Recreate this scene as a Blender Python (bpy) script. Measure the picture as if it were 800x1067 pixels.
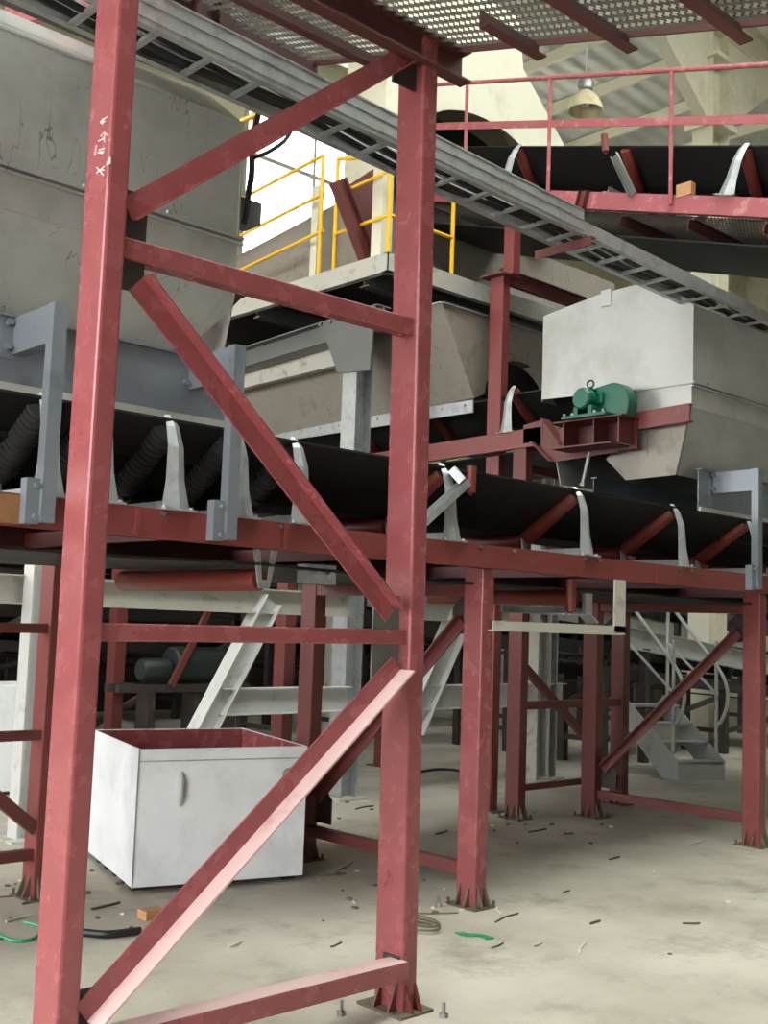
import bpy, bmesh, math, random
from mathutils import Vector, Matrix
random.seed(7)
for o in list(bpy.data.objects): bpy.data.objects.remove(o)
SC = bpy.context.scene
COL = SC.collection

# ------------------------------------------------------------------ camera
EYE = Vector((0, 0, 1.6)); FPX = 1177.0
_y, _p, _r = math.radians(43.0), math.radians(5.685), math.radians(2.035)
f0 = Vector((math.sin(_y), math.cos(_y), 0)); r0 = Vector((math.cos(_y), -math.sin(_y), 0)); z0 = Vector((0, 0, 1))
CF = f0*math.cos(_p) + z0*math.sin(_p); _u = -f0*math.sin(_p) + z0*math.cos(_p)
CR = r0*math.cos(_r) + _u*math.sin(_r); CU = _u*math.cos(_r) - r0*math.sin(_r)
cd = bpy.data.cameras.new('camera'); cam = bpy.data.objects.new('camera', cd); COL.objects.link(cam)
cd.sensor_fit = 'VERTICAL'; cd.sensor_height = 36; cd.sensor_width = 27; cd.lens = 36*FPX/1067
cd.clip_start = 0.05; cd.clip_end = 300
m = Matrix.Identity(4)
for i in range(3):
    m[i][0] = CR[i]; m[i][1] = CU[i]; m[i][2] = -CF[i]; m[i][3] = EYE[i]
cam.matrix_world = m
SC.camera = cam

# ------------------------------------------------------------------ sky, exposure
w = bpy.data.worlds.new('sky'); SC.world = w; w.use_nodes = True
nt = w.node_tree; bg = nt.nodes['Background']
bg.inputs[0].default_value = (1.0, 1.0, 0.99, 1); bg.inputs[1].default_value = 10.5
SC.view_settings.view_transform = 'Standard'; SC.view_settings.look = 'None'
SC.view_settings.gamma = 1; SC.view_settings.use_curve_mapping = False
SC.view_settings.exposure = 0.0

# ------------------------------------------------------------------ helpers
V = Vector
def PL(px, py, ax, v):                       # a photo pixel -> the point where its ray meets a real plane
    d = CF + CR*((px-400)/FPX) + CU*((533.5-py)/FPX)
    return EYE + d*((v-EYE[ax])/d[ax])
def PX(px, py, x): return PL(px, py, 0, x)
def PY(px, py, y): return PL(px, py, 1, y)
def PZ(px, py, z=0.0): return PL(px, py, 2, z)

def lin(c):
    r = []
    for v in c:
        v /= 255.0
        r.append(v/12.92 if v <= .04045 else ((v+.055)/1.055)**2.4)
    return (*r, 1)

MATS = {}
def mat(name, c, rough=.5, metal=0., wear=None, wear_scale=6., wear_lo=.55, wear_hi=.75, mottle=.25, mscale=3., bump=0., scratch=None, aniso=None, spec=.5, stretch=None):
    """procedural: base colour mottled by noise, optional second colour in worn patches, optional dark scratch strokes"""
    M = bpy.data.materials.new(name); M.use_nodes = True; MATS[name] = M
    nt = M.node_tree; N = nt.nodes; L = nt.links; b = N['Principled BSDF']
    geo = N.new('ShaderNodeNewGeometry')
    vec = geo.outputs['Position']
    if stretch:
        mp = N.new('ShaderNodeMapping'); mp.inputs['Scale'].default_value = stretch; L.new(vec, mp.inputs[0]); vec2 = mp.outputs[0]
    else: vec2 = vec
    n1 = N.new('ShaderNodeTexNoise'); n1.inputs['Scale'].default_value = mscale; n1.inputs['Detail'].default_value = 6; L.new(vec2, n1.inputs['Vector'])
    c = lin(c)
    mix = N.new('ShaderNodeMix'); mix.data_type = 'RGBA'
    mix.inputs[6].default_value = tuple(max(0, x*(1-mottle)) for x in c[:3]) + (1,)
    mix.inputs[7].default_value = tuple(min(1, x*(1+mottle)) for x in c[:3]) + (1,)
    L.new(n1.outputs[0], mix.inputs[0]); out = mix.outputs[2]
    if wear:
        n2 = N.new('ShaderNodeTexNoise'); n2.inputs['Scale'].default_value = wear_scale; n2.inputs['Detail'].default_value = 8; n2.inputs['Roughness'].default_value = .65
        L.new(vec, n2.inputs['Vector'])
        mr = N.new('ShaderNodeMapRange'); mr.inputs[1].default_value = wear_lo; mr.inputs[2].default_value = wear_hi; L.new(n2.outputs[0], mr.inputs[0])
        mx = N.new('ShaderNodeMix'); mx.data_type = 'RGBA'; L.new(mr.outputs[0], mx.inputs[0]); L.new(out, mx.inputs[6]); mx.inputs[7].default_value = lin(wear); out = mx.outputs[2]
    if scratch:
        mp = N.new('ShaderNodeMapping'); mp.inputs['Scale'].default_value = (5, 5, 1.3); mp.inputs['Rotation'].default_value = (.2, .5, .1); L.new(vec, mp.inputs[0])
        n3 = N.new('ShaderNodeTexNoise'); n3.inputs['Scale'].default_value = 1.6; n3.inputs['Detail'].default_value = 3; L.new(mp.outputs[0], n3.inputs['Vector'])
        a = N.new('ShaderNodeMath'); a.operation = 'SUBTRACT'; a.inputs[1].default_value = .5; L.new(n3.outputs[0], a.inputs[0])
        a2 = N.new('ShaderNodeMath'); a2.operation = 'ABSOLUTE'; L.new(a.outputs[0], a2.inputs[0])
        n4 = N.new('ShaderNodeTexNoise'); n4.inputs['Scale'].default_value = 2.1; L.new(vec, n4.inputs['Vector'])
        lo = N.new('ShaderNodeMapRange'); lo.inputs[1].default_value = .0; lo.inputs[2].default_value = .006; lo.inputs[3].default_value = 1; lo.inputs[4].default_value = 0; L.new(a2.outputs[0], lo.inputs[0])
        pm = N.new('ShaderNodeMapRange'); pm.inputs[1].default_value = .5; pm.inputs[2].default_value = .56; L.new(n4.outputs[0], pm.inputs[0])
        mu = N.new('ShaderNodeMath'); mu.operation = 'MULTIPLY'; L.new(lo.outputs[0], mu.inputs[0]); L.new(pm.outputs[0], mu.inputs[1])
        mu2 = N.new('ShaderNodeMath'); mu2.operation = 'MULTIPLY'; mu2.inputs[1].default_value = .75; L.new(mu.outputs[0], mu2.inputs[0])
        mx = N.new('ShaderNodeMix'); mx.data_type = 'RGBA'; L.new(mu2.outputs[0], mx.inputs[0]); L.new(out, mx.inputs[6]); mx.inputs[7].default_value = lin(scratch); out = mx.outputs[2]
    L.new(out, b.inputs['Base Color'])
    b.inputs['Metallic'].default_value = metal
    b.inputs['Specular IOR Level'].default_value = spec
    rr = N.new('ShaderNodeMapRange'); rr.inputs[3].default_value = max(.03, rough-.1); rr.inputs[4].default_value = min(1, rough+.1); L.new(n1.outputs[0], rr.inputs[0]); L.new(rr.outputs[0], b.inputs['Roughness'])
    if bump:
        bp = N.new('ShaderNodeBump'); bp.inputs['Strength'].default_value = bump; bp.inputs['Distance'].default_value = .02; L.new(n1.outputs[0], bp.inputs['Height']); L.new(bp.outputs[0], b.inputs['Normal'])
    return M

RED   = mat('red_oxide_paint', (141, 74, 77), .26, wear=(172, 112, 112), wear_scale=22, wear_lo=.6, wear_hi=.95, mottle=.2, mscale=9)
BEAM  = mat('beam_red_oxide_paint', (120, 54, 53), .45, wear=(130, 86, 78), wear_scale=7, wear_lo=.6, wear_hi=.78, mottle=.16)
REDK  = mat('shaded_red_oxide_paint', (84, 44, 42), .55, wear=(90, 64, 56), wear_scale=6, wear_lo=.6, wear_hi=.8, mottle=.2)  # same red paint; shade on the overhead beams put into a darker colour
OFFW  = mat('worn_white_paint', (190, 191, 188), .5, wear=(150, 148, 140), wear_scale=5, wear_lo=.56, wear_hi=.74, mottle=.08)
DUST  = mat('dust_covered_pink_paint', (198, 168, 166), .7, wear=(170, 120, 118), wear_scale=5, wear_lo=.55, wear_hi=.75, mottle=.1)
REDD  = mat('dark_red_oxide_paint', (100, 48, 46), .5, wear=(104, 74, 66), wear_scale=5, wear_lo=.58, wear_hi=.8, mottle=.2)  # darker version of the red oxide, mostly on rear and inner members
PINK  = mat('faded_red_rail_paint', (160, 84, 90), .5, wear=(196, 150, 146), wear_scale=8, mottle=.15)
ROLL  = mat('red_roller_paint', (112, 44, 38), .45, wear=(120, 70, 55), wear_scale=12, mottle=.2)
RUST  = mat('rusty_steel', (138, 98, 62), .7, mottle=.4, mscale=12)
GALV  = mat('galvanised_steel', (172, 175, 176), .42, .5, wear=(146, 148, 150), wear_scale=9, wear_lo=.5, wear_hi=.7, mottle=.2, mscale=14)
GREYP = mat('blue_grey_steel_paint', (124, 130, 138), .45, .3, wear=(96, 100, 106), wear_scale=4, mottle=.15)
SHEET = mat('grey_sheet_steel', (176, 178, 174), .36, .4, wear=(154, 154, 147), wear_scale=2.2, wear_lo=.45, wear_hi=.7, mottle=.16, mscale=2, scratch=(40, 40, 40))
SHEETB= mat('bright_sheet_steel', (176, 177, 174), .4, .35, wear=(156, 156, 150), wear_scale=2.2, wear_lo=.45, wear_hi=.7, mottle=.12, mscale=2)
SHEETW= mat('dusty_sheet_steel', (150, 143, 134), .55, .25, wear=(110, 104, 96), wear_scale=3, mottle=.2, scratch=(60, 55, 50))
WHITE = mat('white_paint', (230, 233, 236), .45, wear=(208, 211, 214), wear_scale=2.2, wear_lo=.48, wear_hi=.7, mottle=.06)
CREAM = mat('cream_paint', (216, 212, 192), .55, wear=(188, 182, 160), wear_scale=1.6, mottle=.06)
CHAN  = mat('grey_white_channel_paint', (182, 180, 170), .55, wear=(120, 114, 102), wear_scale=7, wear_lo=.56, wear_hi=.75, mottle=.1)
GREYD = mat('dull_grey_steel', (104, 106, 104), .5, .3, mottle=.18)
PALEG = mat('pale_grey_steel_paint', (176, 178, 176), .45, .1, wear=(140, 140, 136), wear_scale=5, mottle=.12)
YEL   = mat('yellow_paint', (238, 184, 38), .45, wear=(190, 150, 70), wear_scale=10, wear_lo=.62, wear_hi=.75, mottle=.1)
BELT  = mat('black_rubber_belt', (26, 27, 28), .6, mottle=.25, wear=(44, 44, 43), wear_scale=1.5, spec=.3)
RUB   = mat('ribbed_rubber', (48, 48, 47), .6, mottle=.3, mscale=10, spec=.3)
CABLE = mat('black_cable_sheath', (24, 25, 26), .5, mottle=.1)
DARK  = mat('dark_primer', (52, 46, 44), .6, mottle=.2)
GREEN = mat('green_machine_paint', (10, 92, 72), .4, mottle=.15, wear=(30, 80, 66), wear_scale=7)
DGRN  = mat('dark_green_paint', (34, 42, 40), .5, mottle=.2)
STEEL = mat('bare_steel', (150, 150, 148), .35, .8, mottle=.2, mscale=12)
MESH  = mat('expanded_metal', (92, 86, 78), .6, .2, mottle=.25, mscale=9)
LAMPM = mat('aged_lamp_enamel', (222, 210, 178), .45, wear=(184, 158, 110), wear_scale=9, mottle=.1)
WOOD  = mat('offcut_wood', (176, 132, 92), .7, mottle=.2, mscale=20)
GPLAS = mat('green_plastic', (30, 150, 92), .4, mottle=.1)
CHALK = mat('white_chalk', (236, 220, 220), .9, mottle=.05)
PAPER = mat('pale_scrap', (205, 200, 188), .8, mottle=.1)
WALLD = mat('grey_cladding', (104, 102, 96), .7, mottle=.1)
DEBR  = mat('dark_scrap', (98, 88, 74), .8, mottle=.3, mscale=20)

def concrete():
    M = bpy.data.materials.new('dusty_concrete'); M.use_nodes = True
    N = M.node_tree.nodes; L = M.node_tree.links; b = N['Principled BSDF']
    geo = N.new('ShaderNodeNewGeometry')
    def noise(s, d=8, r=.6):
        n = N.new('ShaderNodeTexNoise'); n.inputs['Scale'].default_value = s; n.inputs['Detail'].default_value = d; n.inputs['Roughness'].default_value = r
        L.new(geo.outputs['Position'], n.inputs['Vector']); return n.outputs[0]
    cr = N.new('ShaderNodeValToRGB'); e = cr.color_ramp.elements
    e[0].position = .3; e[0].color = lin((150, 143, 128)); e[1].position = .68; e[1].color = lin((190, 184, 170))
    L.new(noise(.9), cr.inputs[0])
    mr = N.new('ShaderNodeMapRange'); mr.inputs[1].default_value = .52; mr.inputs[2].default_value = .7; mr.inputs[4].default_value = .75; L.new(noise(1.7, 10, .72), mr.inputs[0])
    mx = N.new('ShaderNodeMix'); mx.data_type = 'RGBA'; L.new(mr.outputs[0], mx.inputs[0]); L.new(cr.outputs[0], mx.inputs[6]); mx.inputs[7].default_value = lin((122, 116, 104))
    mr2 = N.new('ShaderNodeMapRange'); mr2.inputs[1].default_value = .64; mr2.inputs[2].default_value = .7; mr2.inputs[4].default_value = .5; L.new(noise(14, 6, .7), mr2.inputs[0])
    mx2 = N.new('ShaderNodeMix'); mx2.data_type = 'RGBA'; L.new(mr2.outputs[0], mx2.inputs[0]); L.new(mx.outputs[2], mx2.inputs[6]); mx2.inputs[7].default_value = lin((96, 90, 80))
    L.new(mx2.outputs[2], b.inputs['Base Color']); b.inputs['Roughness'].default_value = .75
    bp = N.new('ShaderNodeBump'); bp.inputs['Strength'].default_value = .15; bp.inputs['Distance'].default_value = .02; L.new(noise(25), bp.inputs['Height']); L.new(bp.outputs[0], b.inputs['Normal'])
    return M
CONC = concrete()

def pane_mat():
    M = bpy.data.materials.new('translucent_glazing'); M.use_nodes = True
    N = M.node_tree.nodes; L = M.node_tree.links; N.remove(N['Principled BSDF'])
    t = N.new('ShaderNodeBsdfTransparent'); t.inputs[0].default_value = (.92, .95, .93, 1)
    d = N.new('ShaderNodeBsdfTranslucent'); d.inputs[0].default_value = (.9, .92, .9, 1)
    mx = N.new('ShaderNodeMixShader'); mx.inputs[0].default_value = .25
    L.new(t.outputs[0], mx.inputs[1]); L.new(d.outputs[0], mx.inputs[2]); L.new(mx.outputs[0], N['Material Output'].inputs[0])
    return M
PANE = pane_mat()

def roof_mat():
    M = mat('ribbed_roof_sheet', (205, 206, 200), .6, .0, wear=(176, 178, 172), wear_scale=.6, wear_lo=.45, wear_hi=.65, mottle=.1, mscale=.5)
    N = M.node_tree.nodes; L = M.node_tree.links; b = N['Principled BSDF']
    geo = N.new('ShaderNodeNewGeometry'); wv = N.new('ShaderNodeTexWave'); wv.bands_direction = 'Y'; wv.inputs['Scale'].default_value = .8
    L.new(geo.outputs['Position'], wv.inputs['Vector'])
    bp = N.new('ShaderNodeBump'); bp.inputs['Strength'].default_value = .8; bp.inputs['Distance'].default_value = .05; L.new(wv.outputs[0], bp.inputs['Height']); L.new(bp.outputs[0], b.inputs['Normal'])
    return M
ROOF = roof_mat()

class MB:
    """collects shapes into one mesh; M maps local to world"""
    def __init__(s, M=None): s.bm = bmesh.new(); s.M = M
    def v(s, p):
        p = V(p); return s.bm.verts.new(s.M @ p if s.M else p)
    def face(s, vs):
        try: return s.bm.faces.new(vs)
        except ValueError: return None
    def poly(s, pts): s.face([s.v(p) for p in pts]); return s
    def prism(s, pts, t):                     # polygon extruded by vector t
        t = V(t); a = [s.v(p) for p in pts]; b = [s.v(V(p)+t) for p in pts]; n = len(pts)
        s.face(a[::-1]); s.face(b)
        for i in range(n): s.face([a[i], a[(i+1) % n], b[(i+1) % n], b[i]])
        return s
    def box(s, x0, x1, y0, y1, z0, z1):
        return s.prism([(x0, y0, z0), (x1, y0, z0), (x1, y1, z0), (x0, y1, z0)], (0, 0, z1-z0))
    def frame(s, p, q, up):
        p, q = V(p), V(q); d = (q-p).normalized(); up = V(up)
        sd = d.cross(up)
        if sd.length < 1e-4: sd = d.cross(V((0, 1, 0)))
        sd.normalize(); u = sd.cross(d); return p, q, d, sd, u
    def section(s, p, q, prof, up=(0, 0, 1)): # profile (side, up) swept p->q
        p, q, d, sd, u = s.frame(p, q, up)
        return s.prism([p+sd*a+u*b for a, b in prof], q-p)
    def bar(s, p, q, w, h, up=(0, 0, 1), o=(0, 0)):
        return s.section(p, q, [(o[0]-w/2, o[1]-h/2), (o[0]+w/2, o[1]-h/2), (o[0]+w/2, o[1]+h/2), (o[0]-w/2, o[1]+h/2)], up)
    def angle(s, p, q, a, b, t, up=(0, 0, 1)):   # L: leg a along side (sign), leg b along up (sign)
        ta, tb = math.copysign(t, a), math.copysign(t, b)
        return s.section(p, q, [(0, 0), (a, 0), (a, tb), (ta, tb), (ta, b), (0, b)], up)
    def chan(s, p, q, h, f, t, up=(0, 0, 1)):    # C: web at side 0, flanges toward sign(f)
        tf = math.copysign(t, f); k = h/2
        return s.section(p, q, [(0, -k), (f, -k), (f, -k+t), (tf, -k+t), (tf, k-t), (f, k-t), (f, k), (0, k)], up)
    def hsec(s, p, q, h, b, t, up=(0, 0, 1)):
        k, c, e = h/2, b/2, t/2
        return s.section(p, q, [(-c, -k), (c, -k), (c, -k+t), (e, -k+t), (e, k-t), (c, k-t), (c, k), (-c, k), (-c, k-t), (-e, k-t), (-e, -k+t), (-c, -k+t)], up)
    def rings(s, rs, caps=True):
        vs = [[s.v(p) for p in r] for r in rs]; n = len(vs[0])
        for a, b in zip(vs, vs[1:]):
            for i in range(n): s.face([a[i], a[(i+1) % n], b[(i+1) % n], b[i]])
        if caps: s.face(vs[0][::-1]); s.face(vs[-1])
        return s
    def cyl(s, p, q, r, r2=None, n=16, caps=True):
        return s.lathe(p, q, [(0, r), (1, r if r2 is None else r2)], n, caps)
    def lathe(s, p, q, prof, n=16, caps=True):   # prof: (fraction along pq, radius)
        p, q, d, sd, u = s.frame(p, q, (0, 0, 1)); L = q-p
        return s.rings([[p+L*t+(sd*math.cos(a)+u*math.sin(a))*r for a in [2*math.pi*i/n for i in range(n)]] for t, r in prof], caps)
    def tube(s, pts, r, n=8):
        pts = [V(p) for p in pts]; rs = []; prev = None
        for i, p in enumerate(pts):
            d = (pts[min(i+1, len(pts)-1)]-pts[max(i-1, 0)]).normalized()
            if prev is None:
                a = d.cross(V((0, 0, 1)));
                if a.length < 1e-3: a = d.cross(V((0, 1, 0)))
            else: a = prev - d*prev.dot(d)
            a.normalize(); prev = a; b = d.cross(a)
            rs.append([p+(a*math.cos(t)+b*math.sin(t))*r for t in [2*math.pi*k/n for k in range(n)]])
        return s.rings(rs)
    def torus(s, c, ax, R, r, n=20, k=8):
        ax = V(ax).normalized(); c = V(c); a = ax.cross(V((.3, .2, .9))).normalized(); b = ax.cross(a)
        rs = []
        for i in range(n):
            t = 2*math.pi*i/n; e = a*math.cos(t)+b*math.sin(t)
            rs.append([c+e*(R+r*math.cos(f))+ax*r*math.sin(f) for f in [2*math.pi*j/k for j in range(k)]])
        vs = [[s.v(p) for p in r_] for r_ in rs]
        for i in range(n):
            for j in range(k): s.face([vs[i][j], vs[(i+1) % n][j], vs[(i+1) % n][(j+1) % k], vs[i][(j+1) % k]])
        return s
    def bolt(s, p, n_, r=.011, h=.012):
        p = V(p); return s.cyl(p, p+V(n_)*h, r, n=6)

def spline(pts, n=8):                          # Catmull-Rom
    P = [V(p) for p in pts]; P = [P[0]*2-P[1]]+P+[P[-1]*2-P[-2]]; o = []
    for i in range(1, len(P)-2):
        a, b, c, d = P[i-1:i+3]
        for k in range(n):
            t = k/n; o.append(.5*((2*b)+(c-a)*t+(2*a-5*b+4*c-d)*t*t+(3*b-a-3*c+d)*t**3))
    return o+[P[-2]]

LOC = {}
def obj(name, mb, material, parent=None, smooth=False, bevel=0, loc=None):
    """link mb as ONE mesh object; children are stored relative to their thing"""
    bm = mb.bm if isinstance(mb, MB) else mb
    bmesh.ops.recalc_face_normals(bm, faces=bm.faces)
    if parent is not None: base = LOC[parent.name]
    elif loc is not None: base = V(loc)
    else:
        lo = V([min(v.co[i] for v in bm.verts) for i in range(3)]); hi = V([max(v.co[i] for v in bm.verts) for i in range(3)])
        base = V(((lo.x+hi.x)/2, (lo.y+hi.y)/2, lo.z))
    for v in bm.verts: v.co -= base
    me = bpy.data.meshes.new(name); bm.to_mesh(me); bm.free()
    me.materials.append(material)
    if smooth:
        me.shade_smooth()
        me.set_sharp_from_angle(angle=math.radians(35))
    o = bpy.data.objects.new(name, me); COL.objects.link(o)
    if parent is not None: o.parent = parent
    else: o.location = base
    LOC[o.name] = base
    if bevel:
        b = o.modifiers.new('bevel', 'BEVEL'); b.width = bevel; b.segments = 2; b.limit_method = 'ANGLE'
    return o
def tag(o, label, cat, group=None):
    o['label'] = label; o['category'] = cat
    if group: o['group'] = group
    return o
def thing(name, label, cat, loc, group=None):
    o = bpy.data.objects.new(name, None); o.empty_display_size = .1; COL.objects.link(o); o.location = V(loc); LOC[o.name] = V(loc)
    return tag(o, label, cat, group)
def struct(name, mb, m_, parent=None, loc=None):
    o = obj(name, mb, m_, parent, loc=loc)
    o['kind'] = 'structure'; return o

# ------------------------------------------------------------------ building shell
X0, X1, Y0, Y1, HZ = -5.0, 27.0, -10.0, 17.0, 12.0
struct('floor', MB().box(-40, 45, -30, 40, -.2, 0), CONC, loc=(0, 0, 0))
# back wall with a high glazed band
WX0, WX1, WZ0, WZ1 = 11.9, 17.0, 7.0, 11.7
wb = MB()
wb.box(X0, X1, Y1, Y1+.25, 0, WZ0); wb.box(X0, X1, Y1, Y1+.25, WZ1, HZ+1.5)
wb.box(X0, WX0, Y1, Y1+.25, WZ0, WZ1); wb.box(WX1, X1, Y1, Y1+.25, WZ0, WZ1)
struct('wall_back', wb, CREAM)
obj('darkening_band', MB().box(X0, X1, Y1-.03, Y1, 0, 3.6), DARK, bpy.data.objects['wall_back'])['kind'] = 'structure'  # invented dark band, added to darken the backdrop behind the machinery
wp = struct('window_1', MB().box(WX0, WX1, Y1+.1, Y1+.12, WZ0, WZ1), PANE)
fr = MB()
for x in [WX0+.05+i*(WX1-WX0-.1)/3 for i in range(4)]: fr.box(x-.03, x+.03, Y1-.02, Y1+.1, WZ0, WZ1)
for z in (WZ0+.04, 10.4, WZ1-.04): fr.box(WX0, WX1, Y1-.03, Y1+.1, z-.04, z+.04)
obj('window_frame', fr, PALEG, wp)
# right wall with low window openings
wr = MB(); zs = (1.1, 3.0)
wr.box(X1, X1+.25, Y0, Y1, 0, zs[0]); wr.box(X1, X1+.25, Y0, Y1, zs[1], HZ+1.5)
ys = [Y0, 5.5, 6.3, 8.4, 9.2, 11.2, 11.9, Y1]
for i in range(0, len(ys)-1, 2): wr.box(X1, X1+.25, ys[i], ys[i+1], *zs)
struct('wall_right', wr, CREAM)
obj('darkening_band', MB().box(X1-.03, X1, Y0, Y1, 3.02, 5), DARK, bpy.data.objects['wall_right'])['kind'] = 'structure'  # second invented band, darkens the right wall above its windows
k = 2
for i in range(1, len(ys)-1, 2):
    struct('window_%d' % k, MB().box(X1+.1, X1+.12, ys[i], ys[i+1], *zs), PANE); k += 1
struct('wall_front_baffle', MB().box(X0-.25, X1, Y0-.25, Y0, 0, HZ+1), WALLD)  # unseen wall added behind the camera, grey to keep the near faces dim
wl = MB(); wl.box(X0-.25, X0, Y0, -1.2, 0, HZ+1); wl.box(X0-.25, X0, -1.2, 16.6, 6.0, HZ+1); wl.box(X0-.25, X0, 4.5, 16.6, 0, 2.3); wl.box(X0-.25, X0, 16.6, Y1, 0, HZ+1)
struct('wall_left_baffle', wl, WALLD)  # unseen wall; its sill and opening are shaped to limit the side light
# roof: sheets, glazed rooflights, rafters along X, purlins along Y
def rz(x): return HZ + .055*(x-15.3) if x < 15.3 else HZ - .055*(x-15.3)
rf = MB(); sk = MB()
segs = [X0, 2.4, 3.6, 9.2, 10.4, 15.3, 18.2, 19.4, 23, 24.2, X1]
GY0, GY1 = 0.0, 5.5                                   # big rooflight bay over the near aisle
for i, (a, b) in enumerate(zip(segs, segs[1:])):
    for c, d in ((Y0, GY0), (GY0, GY1), (GY1, Y1)):
        t = sk if (c == GY0 and a < 15) else rf
        t.prism([(a, c, rz(a)), (b, c, rz(b)), (b, d, rz(b)), (a, d, rz(a))], (0, 0, .06))
ce = struct('ceiling', rf, ROOF)
struct('window_9', sk, PANE)
for x in [-4.3+1.5*i for i in range(21)]:
    obj('purlin', MB().chan((x, Y0, rz(x)-.14), (x, Y1, rz(x)-.14), .22, .08, .02), CREAM, ce)['kind'] = 'structure'
for y in (-2.8, 3.2, 9.16, 15.1):
    rb = MB()
    for a, b in ((X0, 15.3), (15.3, X1)): rb.hsec((a, y, rz(a)-.55), (b, y, rz(b)-.55), .6, .25, .03)
    obj('rafter', rb, CREAM, ce)['kind'] = 'structure'
for y, lab in ((9.16, 'cream steel building column under the roof rafters, seen above the inclined belt'),):
    t = thing('building_column', lab, 'column', (15.3, y, 0))
    obj('shaft', MB().hsec((15.3, y, 0), (15.3, y, 11.2), .5, .36, .03, (1, 0, 0)), CREAM, t)
    hb = MB()
    for s_ in (-1, 1): hb.prism([(15.3+s_*.25, y-.1, 9.6), (15.3+s_*2.4, y-.1, 11.2), (15.3+s_*.25, y-.1, 11.2)], (0, .2, 0))
    obj('haunch', hb, CREAM, t)
    obj('bearing_plate', MB().box(14.98, 15.62, y-.28, y+.28, 9.5, 9.6).box(14.98, 15.62, y-.28, y+.28, 10.6, 10.68), CREAM, t)

# ------------------------------------------------------------------ foreground steel frame
YF = 3.44; PW, PD = .088, .17
ff = thing('support_frame', 'large red steel trestle in the foreground with braces, chalk marks on its left post', 'steel frame', (2.65, 3.52, 0))
def rect_post(x0, x1_, y0, z1, xt=None):
    xt = xt if xt is not None else x0
    m_ = MB(); a = [(x0, y0, 0), (x1_, y0, 0), (x1_, y0+PD, 0), (x0, y0+PD, 0)]; d = xt-x0
    return m_.rings([[V(p) for p in a], [V((p[0]+d, p[1], z1)) for p in a]])
LX0, LX1 = 1.848, 1.932; RX0, RX1 = 3.405, 3.495
obj('post', rect_post(LX0, LX1, YF, 4.1), RED, ff, bevel=.012)
obj('post', rect_post(RX0, RX1, YF, 4.25, 3.355), RED, ff, bevel=.012)
# crossbars between the posts
def cb(a, b, h, d=.07, nm='crossbar'):
    p, q = PY(*a, YF), PY(*b, YF); yy = YF+.06
    p = V((LX1-.01, yy, p.z)); q = V((RX0+.002, yy, q.z))
    return obj(nm, MB().bar(p, q, d, h), RED, ff, bevel=.006)
cb((135, 256), (434, 339), .078); cb((110, 659), (422, 664), .062); 
p, q = PY(180, 1078, YF), PY(410, 1013, YF)
obj('crossbar', MB().bar((LX1-.01, YF+.02, q.z), (RX0+.01, YF+.02, q.z), .1, .075), RED, ff, bevel=.006)
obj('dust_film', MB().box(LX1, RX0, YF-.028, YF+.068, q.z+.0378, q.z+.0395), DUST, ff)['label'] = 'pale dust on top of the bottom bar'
for (px_, py_, h_) in ((434, 339, .1), (420, 664, .085), (411, 1013, .1)):
    c = PY(px_, py_, YF); obj('weld_collar', MB().box(RX0-.012, RX0+.004, YF+.012, YF+.108, c.z-h_/2, c.z+h_/2), DARK, ff)
# angle braces, flange toward the viewer
def brace(a, b, up, leg=.085, flange=.07, dusty=False):
    p, q = PY(*a, YF+.03), PY(*b, YF+.03)
    d = (q-p).normalized(); n = V((0, -1, 0)); u = n.cross(d)
    if u.z < 0: u = -u
    mm = MB(); t = .008
    # p,q is the lower edge; web rises along u, flange toward viewer at lower or upper edge
    mm.prism([p, q, q+u*leg, p+u*leg], (0, t, 0))
    e = V((0, 0, 0)) if up < 0 else u*(leg-t)
    if not dusty: mm.prism([p+e, q+e, q+e+n*flange, p+e+n*flange], u*t)
    o_ = obj('diagonal_brace', mm, RED, ff)
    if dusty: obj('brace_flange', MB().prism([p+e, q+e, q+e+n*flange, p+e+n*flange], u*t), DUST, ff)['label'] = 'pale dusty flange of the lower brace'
    return o_
brace((140, 231), (437, 62), -1, .088, .03)
brace((135, 302), (402, 648), 1, .082, .055)
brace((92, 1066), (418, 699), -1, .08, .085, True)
# gussets where the members meet
def gus(px, py, y, w_, h, gm_=DARK):
    c = PY(px, py, y); return obj('gusset_plate', MB().box(c.x-w_/2, c.x+w_/2, y, y+.01, c.z-h/2, c.z+h/2), gm_, ff)
gus(141, 252, YF+.04, .085, .36); gus(402, 665, YF+.05, .15, .36, GREYD); gus(425, 62, YF+.05, .17, .26); gus(92, 1062, YF+.04, .12, .2)
# welded foot plates
for x0, x1_ in ((LX0, LX1), (RX0, RX1)):
    obj('base_plate', MB().box(x0-.05, x1_+.05, YF-.05, YF+PD+.05, 0, .012), DEBR, ff)
    for (ax, ay, dx, dy) in ((x0, YF+.04, -1, 0), (x0, YF+.13, -1, 0), (x0+.02, YF, 0, -1), (x1_-.02, YF, 0, -1), (x1_, YF+.05, 1, 0)):
        n = V((dy, dx, 0)) if dx else V((1, 0, 0))
        obj('foot_rib', MB().prism([(ax, ay, .012), (ax+dx*.045, ay+dy*.045, .012), (ax, ay, .12)], n*.01), REDD, ff)
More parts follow.
